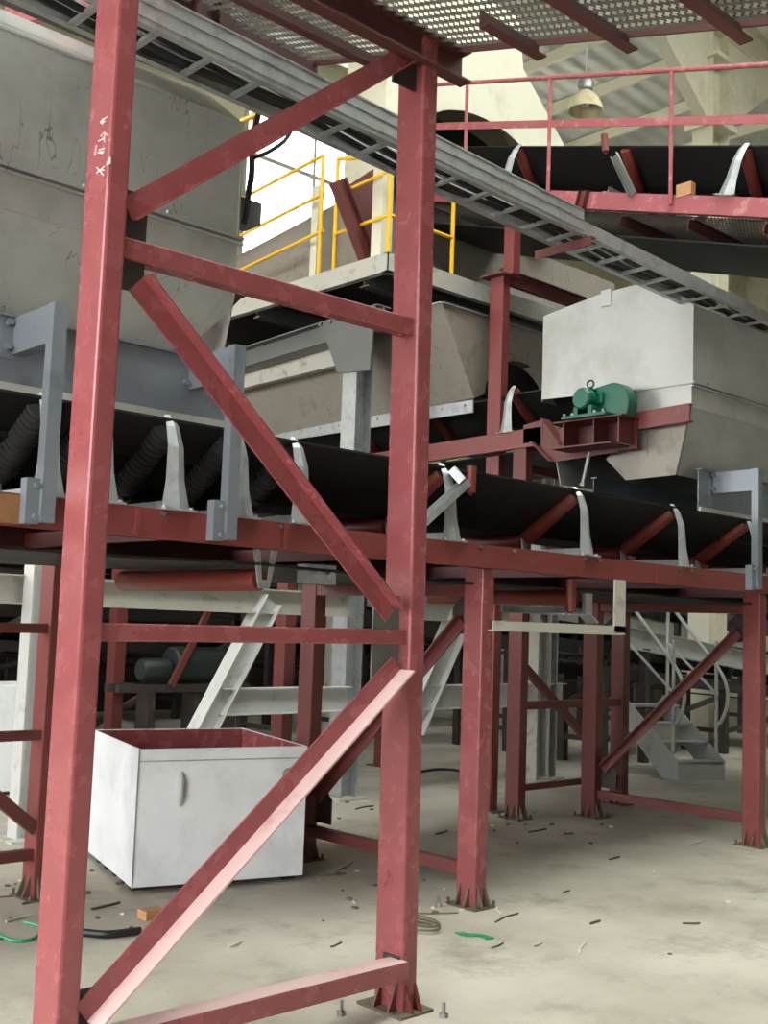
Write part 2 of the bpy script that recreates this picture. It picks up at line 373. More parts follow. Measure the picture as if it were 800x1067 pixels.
# chalk strokes on the left face of the left post
ck = MB()
def chalk(pts, r=.0022):
    ck.tube([PX(80+x/10, 100+y/10, LX0-.0012) for x, y in pts], r, 5)
chalk([(245, 270), (320, 215)]); chalk([(250, 285), (300, 262)]); chalk([(272, 235), (268, 300)])
chalk([(320, 410), (285, 380), (250, 415), (290, 440), (225, 470)]); chalk([(290, 400), (285, 480)])
chalk([(290, 545), (235, 560), (260, 590), (285, 570), (270, 600), (225, 590)])
chalk([(205, 510), (190, 620)]); chalk([(345, 640), (345, 700), (315, 715), (325, 680)], .003)
chalk([(285, 735), (205, 805)]); chalk([(210, 745), (280, 830)]); chalk([(240, 770), (290, 775)])
sk_ = MB()
for q_ in ([(400, 912), (404, 908), (407, 914), (402, 919), (400, 924)], [(405, 906), (403, 922)], [(408, 910), (409, 920), (405, 925)]):
    sk_.tube([PX(a_, b_, 3.4)+V((-.003, 0, 0)) for a_, b_ in q_], .0018, 5)
obj('chalk_scribble', sk_, PINK, ff)['label'] = 'small pale scribble on the right post'
obj('chalk_writing', ck, CHALK, ff)['label'] = 'white handwritten chalk marks'

# ------------------------------------------------------------------ overhead inclined walkway (rises away along +Y)
TI = math.tan(math.radians(16.3))
def WZ(y): return 4.17 + TI*(y-3.44)
wk = thing('overhead_walkway', 'inclined walkway of expanded metal overhead on dark red cross beams, top of photo', 'walkway', (3.2, 3.2, WZ(3.2)))
def expanded(x0, x1_, y0, y1, zf, pitch=.032, lx=.06, sw=.0032, M=None):
    mm = MB(M); ny = int((y1-y0)/pitch); nx = int((x1_-x0)/lx)
    for j in range(ny):
        ya = y0+j*pitch; yb = ya+pitch
        for i in range(nx):
            xa = x0+i*lx; xm = xa+lx/2; xb = xa+lx
            for (p, q) in (((xa, ya), (xm, yb)), ((xm, yb), (xb, ya))):
                P, Q = V((p[0], p[1], zf(p[1]))), V((q[0], q[1], zf(q[1])))
                mm.poly([P+V((0, -sw, 0)), Q+V((0, -sw, 0)), Q+V((0, sw, .006)), P+V((0, sw, .006))]); mm.poly([P+V((0, 0, -.002)), Q+V((0, 0, -.002)), Q+V((0, 0, .009)), P+V((0, 0, .009))])
    return mm
o = obj('mesh_panel', expanded(2.62, 3.55, 1.3, 4.5, lambda y: WZ(y)+.055), MESH, wk)
for y in (1.52, 2.02, 2.51, 2.97, 3.98, 4.47):
    x0 = 2.0 if y > 4.3 else 3.2 if y == 2.97 else 2.6
    h = .075 if y not in (4.47,) else .13
    obj('cross_beam', MB().angle((x0, y, WZ(y)+.02-h/2), (3.57, y, WZ(y)+.02-h/2), .05, h, .008), REDK, wk)
obj('transverse_beam', MB().chan((1.7, 3.47, WZ(3.47)-.02), (3.62, 3.47, WZ(3.47)-.02), .15, .07, .01), REDK, wk)
obj('edge_beam', MB().bar((3.56, 1.3, WZ(1.3)+.065), (3.56, 4.5, WZ(4.5)+.065), .012, .035), REDK, wk)
obj('edge_beam', MB().bar((2.62, 1.3, WZ(1.3)+.09), (2.62, 6.2, WZ(6.2)+.09), .05, .12), PINK, wk)
obj('end_plate', MB().prism([(2.6, 4.5, WZ(4.5)+.05), (3.56, 4.5, WZ(4.5)+.05), (3.56, 5.0, WZ(5.)+.05), (2.6, 5.0, WZ(5.)+.05)], (0, 0, .012)), DARK, wk)
for (px, py) in ((207, 0), (231, 12)):
    c = PY(px, py, 4.4); obj('hanger', MB().hsec((c.x, 4.4, c.z-.09), (c.x, 4.4, c.z+.6), .07, .06, .008, (0, 1, 0)), REDK, wk)
for y in (4.7, 5.6):
    obj('rail_post', MB().cyl((2.64, y, WZ(y)+.1), (2.64, y, WZ(y)+1.0), .016, n=8), PINK, wk)

# ------------------------------------------------------------------ belt conveyors
def idler(cv, M, yc, hw, zb, mk=ROLL, rib=False, r=.052, arm_mat=GALV, nm='idler_frame', arms=(1, 1), base=True, flip=1):
    """three-roll troughing set; local x = along, y = across, z = up, set at x=0; zb = beam top"""
    k = .24*hw/.8; yi = yc-.28; yo = yc-hw+.10; za = zb+.11; ze = zb+.41
    f_ = MB(M)
    if base: f_.angle((0, yc-hw, zb+.005), (0, yc+hw, zb+.005), .06, .05, .006)
    for s_ in (-1, 1):
        f_.bar((0, yc+s_*.29, zb+.03), (0, yc+s_*.27, za+.02), .05, .012, (0, 1, 0))
        if arms[0 if s_ < 0 else 1]:
            a, b, c = yc+s_*(hw-.0), yc+s_*(hw-.015), yc+s_*(hw-.09)
            wv = [(.075, a, zb+.006), (.05, b, zb+.14), (.042, b-s_*.01, zb+.30), (.034, c+s_*.03, ze-.01), (.022, c-s_*.015, ze+.05)]
            for (w1, y1, q1), (w2, y2, q2) in zip(wv, wv[1:]):
                # two faces of a folded arm meeting at the middle ridge
                R1, R2 = V((0, y1+s_*.035*(w1/.075), q1)), V((0, y2+s_*.035*(w2/.075), q2))
                for e in (-1, 1):
                    f_.prism([R1, R2, (e*w2, y2, q2), (e*w1, y1, q1)], (0, s_*-.004, 0))
            f_.box(-.085, .085, min(a-s_*.04, a+s_*.05), max(a-s_*.04, a+s_*.05), zb, zb+.008)
            for e in (-1, 1): f_.bolt((e*.072, a+s_*.02, zb+.008), (0, 0, 1))
    fr_ = obj(nm, f_, arm_mat, cv)
    def rl(p, q):
        mm = MB(M)
        if rib:
            n = 15; pr = [(0, r*.5), (.01, r*.5)]
            for i in range(n):
                a = .02+.96*i/n; b = a+.96/n
                pr += [(a, r*.86), (a+.012, r*1.1), (b-.02, r*1.1), (b-.008, r*.86)]
            pr += [(.99, r*.5), (1, r*.5)]
            mm.lathe(p, q, pr, 16)
        else: mm.lathe(p, q, [(0, r*.3), (0, r*.9), (.02, r), (.98, r), (1, r*.9), (1, r*.3)], 16)
        return obj('roller', mm, RUB if rib else mk, fr_, smooth=True)
    rl((0, yc-.26, za+.0), (0, yc+.26, za+.0))
    for s_ in (-1, 1): rl((0, yc+s_*.3, za+.02), (0, yc+s_*(hw-.10), ze))
    return fr_

def belt_mesh(M, yc, hw, zc, rise, xs, th=.012, flat=.27, zf=None):
    """troughed belt swept along local x; zf(x) lowers/raises it"""
    mm = MB(M); half = hw-.09
    prof = [(-half, rise), (-flat-.03, .025), (-flat+.03, 0), (flat-.03, 0), (flat+.03, .025), (half, rise)]
    rs = []
    for x in xs:
        dz = zf(x) if zf else 0
        up = [V((x, yc+a, zc+b+dz)) for a, b in prof]; dn = [p-V((0, 0, th)) for p in up]
        rs.append(up+dn[::-1])
    return mm.rings(rs)

# ---- main belt conveyor along X
YA, YB, BZ0, BZ1 = 4.42, 6.07, 1.95, 2.085
mc = thing('belt_conveyor', 'long level belt conveyor with red beams crossing the middle of the photo', 'conveyor', (5.0, 5.25, 0))
obj('side_beam', MB().chan((-1.5, YA, (BZ0+BZ1)/2), (13.5, YA, (BZ0+BZ1)/2), BZ1-BZ0, -.06, .009), BEAM, mc)
obj('side_beam', MB().chan((-1.5, YB, (BZ0+BZ1)/2), (13.5, YB, (BZ0+BZ1)/2), BZ1-BZ0, .06, .009), REDD, mc)
bl = MB()
for x in (2.75, 3.05, 3.42, 3.8, 4.9, 5.2, 5.9, 6.05, 7.0, 7.15):
    bl.bolt((x, YA-.0, BZ1-.02), (0, -1, 0), .012, .014)
obj('bolt', bl, STEEL, mc)
for x in (2.62, 6.72, 3.46): obj('stiffener', MB().box(x-.012, x+.012, YA-.008, YA, BZ0+.01, BZ1-.01), BEAM, mc)
obj('end_patch', MB().box(-1.5, 2.12, YA-.006, YA, BZ0+.008, BZ1-.008), RUST, mc)['label'] = 'rusty unpainted beam end'
for x in (2.9, 4.3, 6.1, 7.7, 9.5): obj('cross_member', MB().bar((x, YA+.02, BZ0+.05), (x, YB-.02, BZ0+.05), .06, .08), REDD, mc)
obj('carrying_belt', belt_mesh(None, 5.245, .825, 2.255, .27, [-1.5, 0, 3.4, 4.8, 7, 9, 13.5]), BELT, mc)
rb = MB(); xs = [-1.5, 0, 2.5, 3.4, 4.4, 5.4, 6.4, 7.6, 9, 13.5]
rb.rings([[V((x, y, 1.885-.02*abs(math.sin((x-.4)*1.05))+dz)) for y, dz in ((4.52, 0), (5.97, 0), (5.97, -.014), (4.52, -.014))] for x in xs])
obj('return_belt', rb, BELT, mc)
YC, HW = 5.245, .805
for x in (2.2, 2.46, 2.83, 3.2, 3.58): idler(mc, Matrix.Translation((x, 0, 0)), YC, HW, BZ1, rib=True, r=.06)
for x in (5.95, 7.1, 8.14, 9.3): idler(mc, Matrix.Translation((x, 0, 0)), YC, HW, BZ1)
# belt-training idler: tilted channel arms, short upright guide rollers
tf = idler(mc, Matrix.Translation((4.68, 0, 0)), YC, HW, BZ1, nm='training_idler')
am = MB(); p = PY(436, 552, 4.40); q = PY(486, 506, 4.40)
am.chan(p, q, .075, .04, .006, (0, 1, 0)); am.bar(q+V((-.03, 0, .02)), q+V((-.06, .06, .09)), .05, .05)
obj('training_arm', am, GALV, mc)['label'] = 'light grey slanted channel arm'
gr = MB(); c = PY(490, 514, 4.40); gr.lathe(c+V((0, 0, -.01)), c+V((.005, .0, .16)), [(0, .012), (.06, .012), (.08, .03), (.98, .03), (1, .012)], 14)
obj('guide_roller', gr, ROLL, mc, smooth=True)['label'] = 'short upright red guide roller'
# return rollers
for x, y1 in ((3.42, 5.9),):
    obj('return_roller', MB().lathe((x, 4.56, 1.80), (x, y1, 1.80), [(0, .02), (0, .05), (.01, .057), (.99, .057), (1, .05), (1, .02)], 16), ROLL, mc, smooth=True)
    hb = MB()
    hb.prism([(x-.075, 4.52, 1.95), (x-.035, 4.52, 1.755), (x+.03, 4.52, 1.755), (x+.075, 4.52, 1.95), (x+.035, 4.52, 1.95), (x+.018, 4.52, 1.80), (x-.018, 4.52, 1.80), (x-.035, 4.52, 1.95)], (0, .008, 0))
    obj('roller_bracket', hb, GALV, mc)
# return training frame hanging from the beam (light grey L with upright guide)
rt = MB(); xa, xb = 6.22, 6.34
rt.box(xa, xb, YA-.012, YA, 1.6, BZ0); rt.box(5.02, xb, YA-.012, YA, 1.585, 1.645); rt.box(5.02, xb, YA, YA+.05, 1.585, 1.593)
obj('training_frame', rt, CHAN, mc)['label'] = 'pale grey L shaped hanging frame'
rt = MB(); rt.angle((5.3, 4.6, 1.70), (6.15, 4.6, 1.70), .06, .05, .006); rt.box(5.75, 5.98, 4.47, 4.62, 1.70, 1.712); rt.bar((5.98, 4.47, 1.71), (6.06, 4.47, 1.66), .1, .01); rt.box(6.03, 6.10, 4.5, 4.53, 1.68, 1.85)
obj('guide_bracket', rt, GALV, mc)
obj('guide_roller', MB().lathe((5.87, 4.50, 1.71), (5.87, 4.50, 1.93), [(0, .014), (.05, .014), (.06, .032), (1, .032)], 14), ROLL, mc, smooth=True)
obj('return_roller', MB().cyl((6.02, 4.58, 1.82), (6.02, 5.9, 1.82), .055), ROLL, mc, smooth=True)
obj('tension_block', MB().box(3.72, 3.92, 4.56, 4.64, 1.80, 1.90).bolt((3.78, 4.56, 1.85), (0, -1, 0), .02, .03).bolt((3.87, 4.56, 1.85), (0, -1, 0), .02, .03), GALV, mc)
# legs with ribbed feet
def leg(parent, x, y, ztop, m_=RED, w=.1, d=.15, foot=True):
    l_ = obj('leg', MB().box(x, x+w, y, y+d, 0, ztop), m_, parent, bevel=.008)
    if foot:
        fp = MB().box(x-.045, x+w+.045, y-.045, y+d+.045, 0, .008)
        for (ax, ay, dx, dy) in ((x, y+.04, -1, 0), (x, y+d-.04, -1, 0), (x+.02, y, 0, -1), (x+w-.02, y, 0, -1), (x+w, y+.05, 1, 0)):
            n = V((0, 1, 0)) if dx else V((1, 0, 0))
            fp.prism([(ax, ay, .012), (ax+dx*.045, ay+dy*.045, .012), (ax, ay, .13)], n*.01)
        for bx, by in ((x-.03, y-.03), (x+w+.03, y-.03), (x-.03, y+d+.03)): fp.bolt((bx, by, .008), (0, 0, 1), .009, .03)
        obj('foot_plate', fp, DEBR, l_)
    return l_
leg(mc, 4.965, 4.45, BZ0, RED); leg(mc, 8.20, 4.45, BZ0, BEAM)
leg(mc, 4.98, 6.0, BZ0, REDD); leg(mc, 8.18, 5.98, BZ0, REDD); clx = PY(46, 750, 6.02).x; leg(mc, clx, 6.02, BZ0, BEAM)
def tie(parent, p, q, w=.06, h=.07, m_=REDD, nm='tie_bar'): return obj(nm, MB().bar(p, q, w, h), m_, parent)
for x in (5.02, 8.25):
    tie(mc, (x, 4.6, .2), (x, 6.0, .2)); tie(mc, (x, 4.6, 1.82), (x, 6.0, 1.82))
    mm = MB(); a, b = V((x, 5.95, .42)), V((x, 4.66, 1.64)); mm.bar(a, b, .012, .085); mm.bar(a+V((-.03, 0, .03)), b+V((-.03, 0, .03)), .06, .01)
    obj('diagonal_brace', mm, REDD, mc)
    for (y, z, s_) in ((5.98, .38, -1), (4.6, 1.68, 1)):
        obj('gusset_plate', MB().prism([(x+.02, y, z-.12), (x+.02, y+s_*.16, z-.12), (x+.02, y+s_*.16, z+.04), (x+.02, y+s_*.05, z+.14), (x+.02, y, z+.14)], (.01, 0, 0)), DARK, mc)
for a, b, t in (((0, 655), (45, 655), .055), ((0, 768), (45, 766), .055), ((0, 895), (40, 890), .06)):
    p = PY(*b, 6.05); obj('tie_bar', MB().bar((.5, 6.07, p.z), (clx+.01, 6.07, p.z), .05, t), REDD, mc)
p, q = PY(-60, 783, 6.05), PY(36, 864, 6.05); obj('diagonal_brace', MB().bar(p, q, .05, .07), REDD, mc)

# skirt brackets (blue-grey posts bolted to the front beam and reaching over to the skirts)
def skirt_bracket(parent, x, w=.062, zt=2.9, y=YA-.075):
    s_ = MB(); s_.box(x, x+w, y, y+.06, 1.97, zt); s_.box(x+.003, x+w-.003, y+.06, 4.74, zt-.17, zt-.004)
    s_.box(x-.06, x-.02, YA-.045, YA, 1.96, 2.15); s_.box(x-.06, x, YA-.055, YA-.045, 1.96, 2.15)
    for z in (1.99, 2.12): s_.bolt((x-.02, YA-.055, z), (0, -1, 0), .012, .02)
    for z in (zt-.14, zt-.03): s_.bolt((x-.02, 4.735, z), (0, -1, 0), .016, .03)
    s_.box(x-.05, x+.07, 4.735, 4.745, zt-.19, zt+.01)
    return obj('skirt_bracket', s_, GREYP, parent)

# ------------------------------------------------------------------ hoppers over the main belt
def hopper(name, label, x0, x1_, lower_left, lower_right, brk, bright):
    t = thing(name, label, 'hopper', ((x0+x1_)/2, 5.25, 2.44))
    yf, yb = 4.7, 6.18; T = .006
    up = MB()
    prof = [(yf, 3.55), (yf, 4.17), (5.04, 4.44), (5.6, 4.42), (yb, 4.34), (yb, 3.58)]
    for (a, b), (c, d) in zip(prof, prof[1:]):
        n = V((0, d-b, -(c-a))).normalized()*T*-1
        up.prism([(x0, a, b), (x1_, a, b), (x1_, c, d), (x0, c, d)], n)
    # end plates with an arched belt opening
    for xe in (x0, x1_-T):
        pts = [(yf, 3.55), (yf, 4.17), (5.04, 4.44), (5.6, 4.42), (yb, 4.34), (yb, 3.60)]
        up.prism([(xe, a, b) for a, b in pts], (T, 0, 0))
    obj('upper_casing', up, bright, t)
    # seam folds standing a little proud
    sm = MB(); sm.bar((x0, yf-.004, 4.17), (x1_, yf-.004, 4.17), .012, .012)
    for x in (x0+.004, x1_-.004): sm.bar((x, yf-.004, 3.55), (x, yf-.004, 4.17), .01, .012, (0, 1, 0))
    obj('seam', sm, bright, t)
    fl = MB()
    fl.box(x0-.02, x1_+.02, yf-.035, yf, 3.545, 3.56); fl.box(x0-.02, x1_+.02, yf-.03, yf, 3.52, 3.53)
    fl.box(x0, x1_, yf-.002, yf+.004, 3.36, 3.55)
    fl.box(x0-.02, x0, yf, 5.45, 3.545, 3.56); fl.box(x0-.004, x0+.004, yf, 5.45, 3.36, 3.55)
    obj('flange', fl, bright, t)
    nb = MB(); n = int((x1_-x0)/.45)
    for i in range(n): nb.bolt((x0+.2+i*.45, yf-.018, 3.56), (0, 0, 1), .012, .018)
    obj('flange_bolt', nb, STEEL, t)
    lo = MB()
    a, b = lower_left, lower_right              # (x at z 3.36, x at z 2.86)
    front = [(a[0], yf, 3.37), (b[0], yf, 3.37), (b[0], yf+.05, 3.2), (b[1], yf+.13, 2.84), (a[1], yf+.13, 2.84)]
    lo.prism(front, (0, T, 0))
    back = [(p[0], 10.49-p[1]+.3, p[2]) for p in front]; lo.prism(back, (0, T, 0))
    obj('lower_casing', lo, bright, t)
    # lower end plates, hollowed where the cross belt feeds in
    for xe in (a, b):
        pts = [(yf, 3.37), (yf+.13, 2.84), (5.3, 2.83), (5.5, 3.02), (5.38, 3.12), (5.3, 3.25), (5.24, 3.37)]
        s0 = xe[0] if xe is a else xe[0]-T
        obj('end_plate', MB().prism([(s0, y, z) for y, z in pts], (T, 0, 0)), SHEETW, t)
    return t
h1 = hopper('transfer_hopper', 'large grey sheet steel hopper at upper left, with black scratch marks', -1.4, 3.28, (-1.4, -1.4), (3.30, 2.98), None, SHEET)
h2 = hopper('transfer_hopper', 'bright sheet steel hopper on the right, behind the green motor', 7.6, 12.0, (7.6, 7.6), (12.0, 12.0), None, SHEETB)
def skirt(parent, x0, x1_):
    s_ = MB()
    for y, s1 in ((4.74, 1), (5.74, -1)):
        s_.box(x0, x1_, y, y+.006, 2.46, 2.9); s_.box(x0, x1_, y-.03, y+.03, 2.895, 2.905)
    obj('skirt_board', s_, GREYP, parent)
    s_ = MB()
    s_.box(x0, x1_, 4.715, 4.735, 2.47, 2.6); 
    for i in range(int((x1_-x0)/.3)): s_.bolt((x0+.12+i*.3, 4.715, 2.54), (0, -1, 0), .013, .012)
    obj('clamp_strip', s_, CHAN, parent)
    obj('rubber_skirt', MB().box(x0, x1_, 4.736, 4.745, 2.36, 2.5), BELT, parent)
skirt(h1, -1.4, 3.3); skirt(h2, 7.77, 12.0)
for x in (2.125, 3.05): skirt_bracket(h1, x)
skirt_bracket(h2, 7.98); 
# inspection bracket on hopper 2 roof edge
c = PX(632, 312, 7.6); obj('lifting_lug', MB().box(7.585, 7.6, c.y-.05, c.y+.05, c.z-.06, c.z+.08), SHEETB, h2)
# small box and diagonal shelf at the right end of hopper 1
c = PY(262, 220, 4.75); obj('junction_box', MB().box(3.3, 3.46, 4.75, 4.9, c.z-.06, c.z+.06), GREYP, h1)

# ------------------------------------------------------------------ cross conveyor along Y feeding the right hopper
CX0, CX1 = 7.5, 9.06
cc = thing('belt_conveyor', 'cross conveyor with black belt and red side beam carrying the green motor', 'conveyor', (8.3, 7.0, 0))
def cz(y): return 3.30 - .022*(y-4.7)
def cbeam(x, s_):
    mm = MB()
    mm.chan((x, 6.1, cz(6.1)-.01), (x, 12, cz(12)-.01), .16, s_*.06, .009)
    mm.chan((x, 4.66, cz(4.66)), (x, 5.4, cz(5.4)-.01), .14, s_*.06, .009)
    return mm
obj('side_beam', cbeam(CX0, 1), BEAM, cc); obj('side_beam', cbeam(CX1, -1), REDD, cc)
dp = MB()                                         # dropped drive seat
dp.prism([(CX0, 5.30, 3.05), (CX0, 5.95, 3.02), (CX0, 6.18, 3.21), (CX0, 6.3, 3.21), (CX0, 6.3, 3.37), (CX0, 6.08, 3.40), (CX0, 5.86, 3.15), (CX0, 5.30, 3.22)], (.01, 0, 0))
dp.box(CX0-.005, CX0+.065, 6.085, 6.1, 3.17, 3.37); dp.prism([(CX0-.06, 5.86, 3.16), (CX0-.06, 6.06, 3.40), (CX0-.06, 6.075, 3.40), (CX0-.06, 5.875, 3.155)], (.12, 0, 0))
dp.prism([(CX0-.06, 5.95, 3.02), (CX0-.06, 6.17, 3.21), (CX0-.06, 6.185, 3.21), (CX0-.06, 5.965, 3.02)], (.12, 0, 0))
dp.box(CX0-.25, CX0+.05, 5.10, 5.78, 3.29, 3.302); dp.box(CX0-.25, CX0+.05, 5.2, 5.8, 3.08, 3.092)
for y in (5.16, 5.4, 5.7): dp.box(CX0-.2, CX0, y, y+.012, 3.09, 3.29)
dp.box(CX0-.005, CX0+.005, 5.12, 5.9, 3.06, 3.3)
obj('drive_seat', dp, REDD, cc)
sc_ = MB(); sc_.cyl((CX0-.2, 5.5, 2.78), (CX0-.2, 5.44, 3.03), .016, n=10); sc_.cyl((CX0-.2, 5.505, 2.765), (CX0-.2, 5.5, 2.785), .028, n=6)
for i in range(10): sc_.torus((CX0-.2, 5.5-.006*i, 2.79+.024*i), (0, -.24, 1), .016, .004, 12, 5)
obj('adjusting_bolt', sc_, STEEL, cc)
MC = Matrix(((0, -1, 0, 0), (1, 0, 0, 0), (0, 0, 1, 0), (0, 0, 0, 1)))   # local x -> world Y, local y -> world -X
def MCy(y): return Matrix.Translation((0, y, cz(y)-cz(4.7))) @ MC
XC = (CX0+CX1)/2; HC = .73
obj('carrying_belt', belt_mesh(MC, -XC, HC, 3.50, .24, [5.5, 6, 7, 9, 12], zf=lambda y: cz(y)-cz(4.7)), BELT, cc)
obj('head_pulley', MB().lathe((CX0+.15, 5.35, 3.38), (CX1-.15, 5.35, 3.38), [(0, .02), (0, .17), (.02, .18), (.98, .18), (1, .17), (1, .02)], 24), BELT, cc, smooth=True)
obj('return_belt', MB().prism([(CX0+.12, 5.4, 3.19), (CX1-.12, 5.4, 3.19), (CX1-.12, 12, 3.0), (CX0+.12, 12, 3.0)], (0, 0, .012)), BELT, cc)
for y in (6.55, 7.6, 8.7): idler(cc, MCy(y), -XC, HC, 3.36)
leg(cc, 7.52, 6.28, 3.2, REDD); leg(cc, 9.02, 6.28, 3.2, REDD)
tie(cc, (7.6, 6.35, 3.0), (9.05, 6.35, 3.0)); tie(cc, (7.6, 6.35, .95), (9.05, 6.35, .95)); tie(cc, (7.6, 6.36, .25), (9.05, 6.36, .25), h=.05)
obj('diagonal_brace', MB().bar((7.6, 6.40, 1.35), (9.0, 6.40, .35), .05, .07), REDD, cc)
# tall column that carries on up to the inclined conveyor
tc = thing('steel_column', 'tall red column rising behind the main belt, left of the bright hopper', 'column', (7.68, 6.75, 0))
obj('shaft', MB().box(7.62, 7.72, 6.68, 6.84, 0, 4.82), BEAM, tc, bevel=.008)
obj('cap_plate', MB().box(7.54, 7.80, 6.62, 6.9, 4.82, 4.835), REDD, tc)
obj('upper_shaft', MB().box(7.66, 7.76, 6.6, 6.72, 4.835, 5.42), BEAM, tc, bevel=.006)
obj('base_plate', MB().box(7.55, 7.79, 6.6, 6.9, 0, .015), STEEL, tc)
obj('cap_beam', MB().chan((7.7, 6.8, 4.86), (9.6, 6.8, 4.86), .14, .06, .01), REDD, tc)

# green drive
gm = thing('gear_motor', 'green electric motor with round guard on the red drive seat of the cross conveyor', 'motor', (7.32, 5.5, 3.302))
mx = 7.36; my = PX(606, 418, 7.22).y; mz = 3.46
obj('motor_body', MB().lathe((mx-.16, my, mz), (mx+.1, my, mz), [(0, .02), (0, .075), (.06, .088), (.3, .092), (.32, .084), (.95, .084), (1, .06), (1, .02)], 24), GREEN, gm, smooth=True)
fn = MB()
for i in range(20):
    a = 2*math.pi*i/20; d = V((0, math.cos(a), math.sin(a))); fn.bar(V((mx-.06, my, mz))+d*.09, V((mx+.08, my, mz))+d*.09, .004, .02, d)
obj('cooling_fin', fn, GREEN, gm)
obj('lifting_eye', MB().torus((mx-.03, my, mz+.135), (1, .15, 0), .03, .008).cyl((mx-.03, my, mz+.085), (mx-.03, my, mz+.11), .012, n=8), DGRN, gm, smooth=True)
obj('base_plate', MB().box(mx-.17, mx+.12, my-.25, my+.18, 3.302, 3.325).box(mx-.13, mx+.06, my-.09, my-.05, 3.325, 3.40).box(mx-.13, mx+.06, my+.05, my+.09, 3.325, 3.40), GREEN, gm)
obj('terminal_box', MB().box(mx-.05, mx+.05, my-.13, my-.07, mz-.04, mz+.06), GREEN, gm, bevel=.008)
gd = MB(); yc_, zc_ = 5.22, 3.43
pts = [(my-.02, 3.325), (my-.02, 3.54)] + [(yc_-.0-.17*math.sin(a)*-1*-1, zc_+.17*math.cos(a)) for a in [math.pi*.5*i/8 for i in range(1, 9)]] + [(yc_-.14, 3.31)]
pts = [(my-.02, 3.31), (my-.02, 3.56), (yc_+.05, 3.585)] + [(yc_+.05-.17*math.sin(a), 3.415+.17*math.cos(a)) for a in [math.pi*.5*i/8 for i in range(1, 9)]] + [(yc_-.1, 3.31)]
gd.prism([(7.34, a, b) for a, b in pts], (.13, 0, 0))
obj('guard', gd, GREEN, gm, bevel=.012)
bb = MB()
for dy in (-.2, -.12, .1, .18): bb.cyl((mx-.13, my+dy, 3.325), (mx-.13, my+dy, 3.352), .014, n=6)
obj('bolt', bb, STEEL, gm)

# ------------------------------------------------------------------ upper inclined conveyor along Y, above the right hopper
ic = thing('inclined_conveyor', 'inclined belt conveyor with pink guard rail crossing the upper right', 'conveyor', (8.3, 5.5, 5.3))
IX0, IX1 = 7.9, 9.4
def iz(y): return 5.498 + .2925*(y-5.925)
AL = math.radians(16.3)
MI0 = Matrix.Translation((0, 5.925, 5.498)) @ Matrix.Rotation(AL, 4, 'X')   # local y along incline, x across, z normal
MIa = MI0 @ Matrix(((0, -1, 0, 0), (1, 0, 0, 0), (0, 0, 1, 0), (0, 0, 0, 1)))   # local x along, y = -X
Ya, Yb = -3.6, 2.5
for x, s_ in ((IX0, 1), (IX1, -1)):
    obj('side_beam', MB(MI0).chan((x, Ya, -.075), (x, Yb, -.075), .15, s_*.065, .009, (0, 0, 1)), PINK if s_ > 0 else REDD, ic)
xi = -(IX0+IX1)/2
obj('carrying_belt', belt_mesh(MIa, xi, .74, .17, .27, [Ya, -1, 1, Yb]), BELT, ic)
obj('return_belt', MB(MI0).box(IX0+.1, IX1-.1, Ya, Yb, -.36, -.345), BELT, ic)
for px in (522, 632, 755):
    p = PX(px, 205, IX0); yl = (p.y-5.925)/math.cos(AL)
    idler(ic, MIa @ Matrix.Translation((yl, 0, 0)), xi, .74, .0, arms=(1, 0) if px == 632 else (1, 1))
tr_ = PX(640, 170, IX0-.03); yl = 0
am = MB(); am.chan(PX(660, 203, IX0-.02), PX(641, 162, IX0-.02), .07, .04, .006, (0, 1, 0)); obj('training_arm', am, GREYD, ic)
c = PX(631, 158, IX0-.05); obj('guide_roller', MB().lathe(c+V((0, 0, -.02)), c+V((0, .02, .16)), [(0, .012), (.1, .012), (.12, .03), (1, .03)], 12), ROLL, ic, smooth=True)
c = PX(714, 201, IX0+.02); obj('wood_block', MB().box(c.x-.03, c.x+.04, c.y-.07, c.y+.07, iz(c.y)-.01, iz(c.y)+.10), WOOD, ic)['label'] = 'small brown block standing on the beam'
# guard rail on the near side
rl_ = MB(MI0); 
H1, H2 = .60, 1.03
def iloc(px, py): 
    p = PX(px, py, IX0-.03); return (p.y-5.925)/math.cos(AL)
obj('rail', MB(MI0).cyl((IX0-.03, Ya, H2), (IX0-.03, Yb, H2), .02, n=10), PINK, ic, smooth=True)
obj('rail', MB(MI0).box(IX0-.04, IX0-.03, Ya, Yb, H1-.035, H1+.035), PINK, ic)
for px in (404, 485, 572, 699):
    y = PX(px, 150, IX0-.03).y; obj('rail_post', MB().cyl((IX0-.03, y, iz(y)-.1), (IX0-.03, y, iz(y)+H2*1.04), .018, n=10), PINK, ic)
# walkway of mesh and beams below and outside of the belt
mm = expanded(IX0+.02, IX1-.05, Ya, 2.2, lambda y: -.17, M=MI0); obj('mesh_panel', mm, MESH, ic)
for yl in (-3.2, -2.5, -1.8, -1.1, -.4): obj('cross_beam', MB(MI0).angle((IX0, yl, -.19), (IX1+.1, yl, -.19), .06, -.08, .008), REDK, ic)
obj('side_post', MB(MI0).hsec((IX0-.02, .05, -.42), (IX0-.02, .05, 0), .09, .08, .01, (0, 1, 0)), REDD, ic)
obj('cross_beam', MB(MI0).chan((IX0-.35, .72, -.22), (IX1, .72, -.22), .14, .06, .01), REDD, ic)

